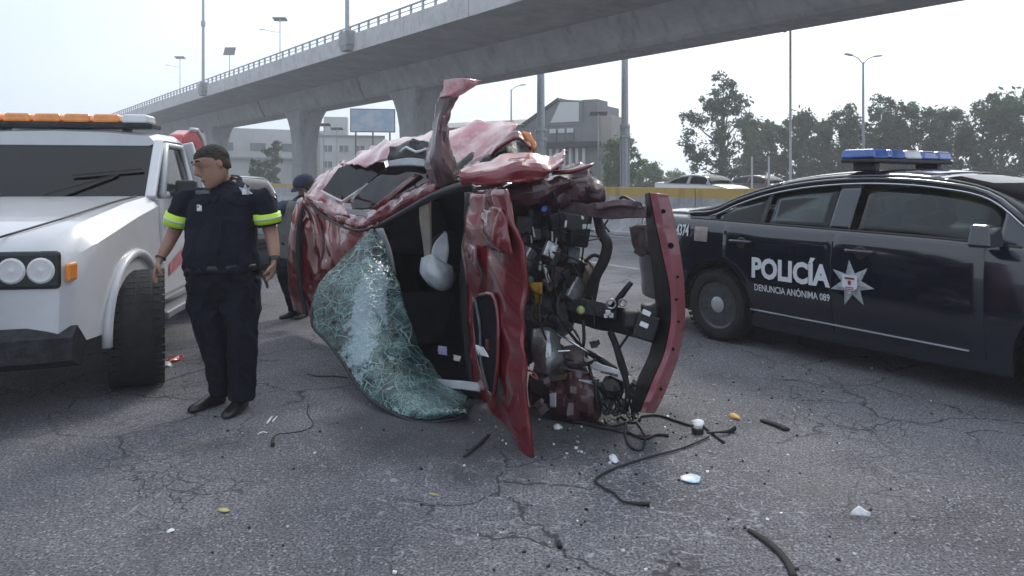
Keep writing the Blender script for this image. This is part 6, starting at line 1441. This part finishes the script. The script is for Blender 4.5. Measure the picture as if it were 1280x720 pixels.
b2, sh2, tr2 = person(p2, q4(382, 234, -.04), (.25, -.25, -.6), (.3, -.3, .9), [q4(384, 248), q4(384, 243), q4(383, 238)], torso2, (a1, a2), (l1, l2), [(Vector((q4(369, 0).x, PY, 0)), (-.6, -.8, 0)), (Vector((q4(380, 0).x, PY, 0)), (-.2, -1, 0))],
       dict(skin=M['skin'], hair=M['hair'], shirt=M['navy_cloth'], trouser=M['trouser']), None, [((-1, -.3, -.1), (.1, .2, -1), (.1, -1, .1), .3, 1.0), ((0, -.2, -1), (-1, 0, 0), (0, -1, 0), .3, 1.0)], hk=1.0, voxel=.008)
for nm, a_ in (('sleeve', a1), ('sleeve', a2)):
    a = MB(); a.tube(a_, [.075, .072, .066, .062, .055, .045], 14, 2); a.build(nm, M['navy_cloth'], p2, world=True, smooth='all')
vs = MB(); vs.ring_loft([ellipse(c, hw+.015, hd+.02) for c, hw, hd in torso2[2:8]]); me = remeshed(vs, .014, 6, wm(p2).inverted()); folds(me, .008); link('vest', me, M['vest'], p2, smooth='all')
f_, u_, r_ = frame_from((-.5, -.6, -.35), (0, 0, 1)); cp = MB(); hc = q4(381, 233, -.04)
cp.ring_loft(head_rings(hc, f_, u_, r_, 1.06, [(.02, .10, -.105, .083), (.05, .105, -.11, .086), (.085, .09, -.10, .08), (.115, .06, -.07, .058), (.13, .02, -.03, .025)], 20, .006)); cpo = cp.build('cap', M['navy_cloth'], p2, world=True, smooth='all')
vz = MB(); vz.patch([[hc+f_*.095+r_*y*.075+u_*.03 for y in (-1, -.5, 0, .5, 1)], [hc+f_*(.17-.03*y*y)+r_*y*.07+u_*.012 for y in (-1, -.5, 0, .5, 1)]], 3, 3); vz.build('cap_peak', M['navy_cloth'], cpo, world=True, solid=.006, smooth='all')

# ------------------------------------------------------------ things lying on the road
def gthing(name, label, cat, pts_rows, m, h=.012, th=.0025, seed=0, group=None, amp=.006, su=3):
    a = MB(); a.patch([[G(x, y, h*hz_ if True else 0) for x, y, hz_ in r] for r in pts_rows], su, su, amp, 18, seed); o = a.build(name, m, None, solid=th, smooth=True); return tag(o, label, cat, group)
M['card_blue'] = mat('pale_blue_card', (.36, .60, .72), .5, col2=(.72, .75, .78), vscale=12, lo=.45, hi=.55)
gthing('card', 'pale blue and white card lying flat right of the trailing cable', 'card', [[(851, 595, 1), (864, 592, .6), (876, 596, 1.2)], [(851, 600, .3), (863, 604, .3), (874, 603, .5)]], M['card_blue'], .018)
gthing('paper_scrap', 'crumpled white paper at the far right of the road', 'paper', [[(1062, 643, .3), (1073, 632, 4), (1086, 641, .6)], [(1063, 645, .2), (1074, 644, 2.2), (1085, 646, .2)]], M['paper'], .016, seed=2, amp=.01)
gthing('paper_scrap', 'small white paper scrap left of the cable bend', 'paper', [[(761, 570, 1), (766, 568, 1.6), (770, 573, 1)], [(763, 576, .3), (769, 579, .8), (774, 577, .3)]], M['paper'], .014, seed=3, amp=.008)
gthing('paper_scrap', 'white wrapper beside the black wire ends', 'paper', [[(864, 526, 1), (871, 523, 2.5), (880, 525, 1.4)], [(865, 532, .3), (872, 534, .8), (880, 533, .4)]], M['paper'], .018, seed=4, amp=.01)
a = MB(); a.box(G(872, 538, .02), (.06, .05, .04), Matrix.Rotation(.4, 3, 'Z')); tag(a.build('plastic_block', M['black_plastic'], bevel=.01), 'small black plastic block just below the white wrapper', 'debris')
M['peel'] = mat('orange_peel', (.55, .30, .07), .6, var=.15)
gthing('fruit_peel', 'orange brown peel right of the white wrapper', 'peel', [[(911, 519, 1), (918, 517, 1.8), (925, 521, 1)], [(912, 522, .3), (918, 523, .6), (925, 525, .3)]], M['peel'], .014, seed=5)
def gtube(name, label, cat, pts, r, m, sub=4, flat=1.0, group=None):
    a = MB(); a.tube([G(x, y, rr*flat) for (x, y), rr in zip(pts, r if isinstance(r, list) else [r]*len(pts))], r, 8, sub, flat=flat, flatdir=(0, 0, 1)); return tag(a.build(name, m, None, smooth='all'), label, cat, group)
gtube('rubber_strip', 'short flat black rubber strip right of the orange brown peel', 'rubber strip', [(952, 525), (962, 528), (974, 532), (984, 537)], [.02, .022, .024, .022], M['rubber'], flat=.45)
gtube('rubber_strip', 'long curved black rubber strip at the bottom edge of the road', 'rubber strip', [(936, 662), (952, 672), (970, 686), (984, 702), (993, 722)], [.012, .017, .017, .016, .015], M['rubber'], flat=.5)
gtube('rubber_strip', 'black strip lying under the open bonnet', 'rubber strip', [(611, 543), (600, 554), (588, 564), (580, 571)], [.010, .014, .014, .010], M['rubber'], flat=.5)
M['straw'] = mat('white_plastic', (.70, .70, .70), .4)
gtube('plastic_stick', 'longer of two short white plastic sticks on the road', 'plastic stick', [(334, 529), (340, 521)], .007, M['straw'], sub=2)
gtube('plastic_stick', 'shorter of two short white plastic sticks on the road', 'plastic stick', [(341, 527), (346, 521)], .006, M['straw'], sub=2)
gtube('plastic_strip', 'thin bent white strip left of the black cord plug', 'plastic strip', [(322, 543), (328, 540), (334, 541)], .004, M['straw'])
gtube('cord', 'thin black cord winding over the cracks right of the officer', 'cord', [(341, 556), (341, 548), (346, 543), (362, 541), (380, 538), (392, 530), (384, 516), (386, 505)], [.011, .005, .003, .003, .003, .003, .003, .003], M['wire'])
M['leaf_dry'] = mat('yellow_leaf', (.48, .42, .17), .7, var=.2, vscale=20)
gthing('dry_leaf', 'pale yellow leaf lying in the near left of the road', 'leaf', [[(273, 637, .8), (280, 635, 1.5), (287, 637, 1)], [(275, 639, .2), (281, 641, .4), (287, 639, .3)]], M['leaf_dry'], .008, seed=6)
gthing('dry_leaf', 'thin yellow leaf lying below the windscreen', 'leaf', [[(536, 616, .8), (541, 616, 1.4), (549, 619, .8)], [(537, 618, .2), (542, 619, .4), (550, 620, .3)]], M['leaf_dry'], .008, seed=7)
gthing('plastic_chip', 'small white chip nearest the bottom left', 'chip', [[(208, 664, .6), (213, 661, 1), (218, 662, .6)], [(209, 666, .2), (214, 665, .4), (218, 664, .2)]], M['straw'], .008, seed=8)
gthing('plastic_chip', 'white chip on the road left of the officer shoes', 'chip', [[(235, 511, .6), (242, 509, 1.4), (249, 511, .6)], [(237, 513, .2), (242, 513, .4), (248, 513, .2)]], M['straw'], .01, seed=9)
gthing('plastic_chip', 'white chip in the shade right of the standing bonnet', 'chip', [[(692, 533, .6), (697, 530, 2), (703, 533, .6)], [(693, 537, .2), (698, 537, .5), (703, 536, .2)]], M['straw'], .012, seed=10)
M['shard_red'] = mat('red_lamp_shard', (.38, .03, .025), .2, coat=.8)
gthing('lamp_shard', 'broken red lamp shards beside the tow truck front tyre', 'lamp shard', [[(206, 449, .8), (214, 445, 3), (224, 444, 2.4), (231, 444, 1)], [(208, 455, .3), (216, 452, 1), (224, 450, 1), (230, 448, .3)]], M['shard_red'], .012, th=.004, seed=11, amp=.02)
gthing('lamp_shard', 'white lamp shard lying under the red shards by the tyre', 'lamp shard', [[(204, 453, .6), (210, 450, 2), (216, 452, .8)], [(204, 458, .2), (210, 458, .6), (216, 457, .2)]], M['straw'], .012, th=.004, seed=12, amp=.015)
gtube('metal_strip', 'thin dark metal strip left of the windscreen foot', 'metal strip', [(384, 467), (400, 470), (420, 470), (434, 472)], [.01, .014, .014, .01], M['black_metal'], flat=.4)
gtube('bolt', 'dark bolt standing out on the road at bottom centre', 'bolt', [(699, 676), (700, 683)], [.007, .010], M['black_metal'], sub=2)
for k, (px, py, lab) in enumerate(((553, 438, 'purple grey paper lying inside the wrecked cabin'), (572, 448, 'small beige wrapper beside the purple grey paper in the cabin'))):
    a = MB(); c = P(px, py, 5.12 if k == 0 else 5.0); a.patch([[c+Vector((x*.035*(1 if k == 0 else .7), -.02*x+.01*z, z*.028*(1 if k == 0 else .6))) for x in (-1, 0, 1)] for z in (-1, 0, 1)], 3, 3, .014, 25, k)
    tag(a.build('paper_scrap', mat('cabin_paper%d' % k, (.22, .21, .34) if k == 0 else (.42, .36, .30), .8), None, solid=.002, smooth=True), lab, 'paper')
# glass crumbs and grit
rnd = random.Random(5); gl = MB()
for k in range(420):
    px, py = (rnd.gauss(760, 130), 470+abs(rnd.gauss(0, 85))) if k % 3 else (rnd.uniform(180, 1200), 440+280*rnd.random()**1.2)
    if py > 716 or py < 432: continue
    s_ = rnd.uniform(.004, .011); c = G(px, py, s_*.4); gl.box(c, (s_*rnd.uniform(.6, 1.6), s_*rnd.uniform(.6, 1.6), s_*.8), Matrix.Rotation(rnd.random()*3, 3, 'Z') @ Matrix.Rotation(rnd.uniform(-.4, .4), 3, 'X'))
    gl.mi[-6:] = [rnd.choice([0, 0, 0, 1, 1, 2])]*6
tag(gl.build('gravel', [M['rubber'], mat('grit', (.30, .30, .30), .7), M['straw']]), 'scattered crumbs of grit and plastic on the road', 'grit', None, 'stuff')
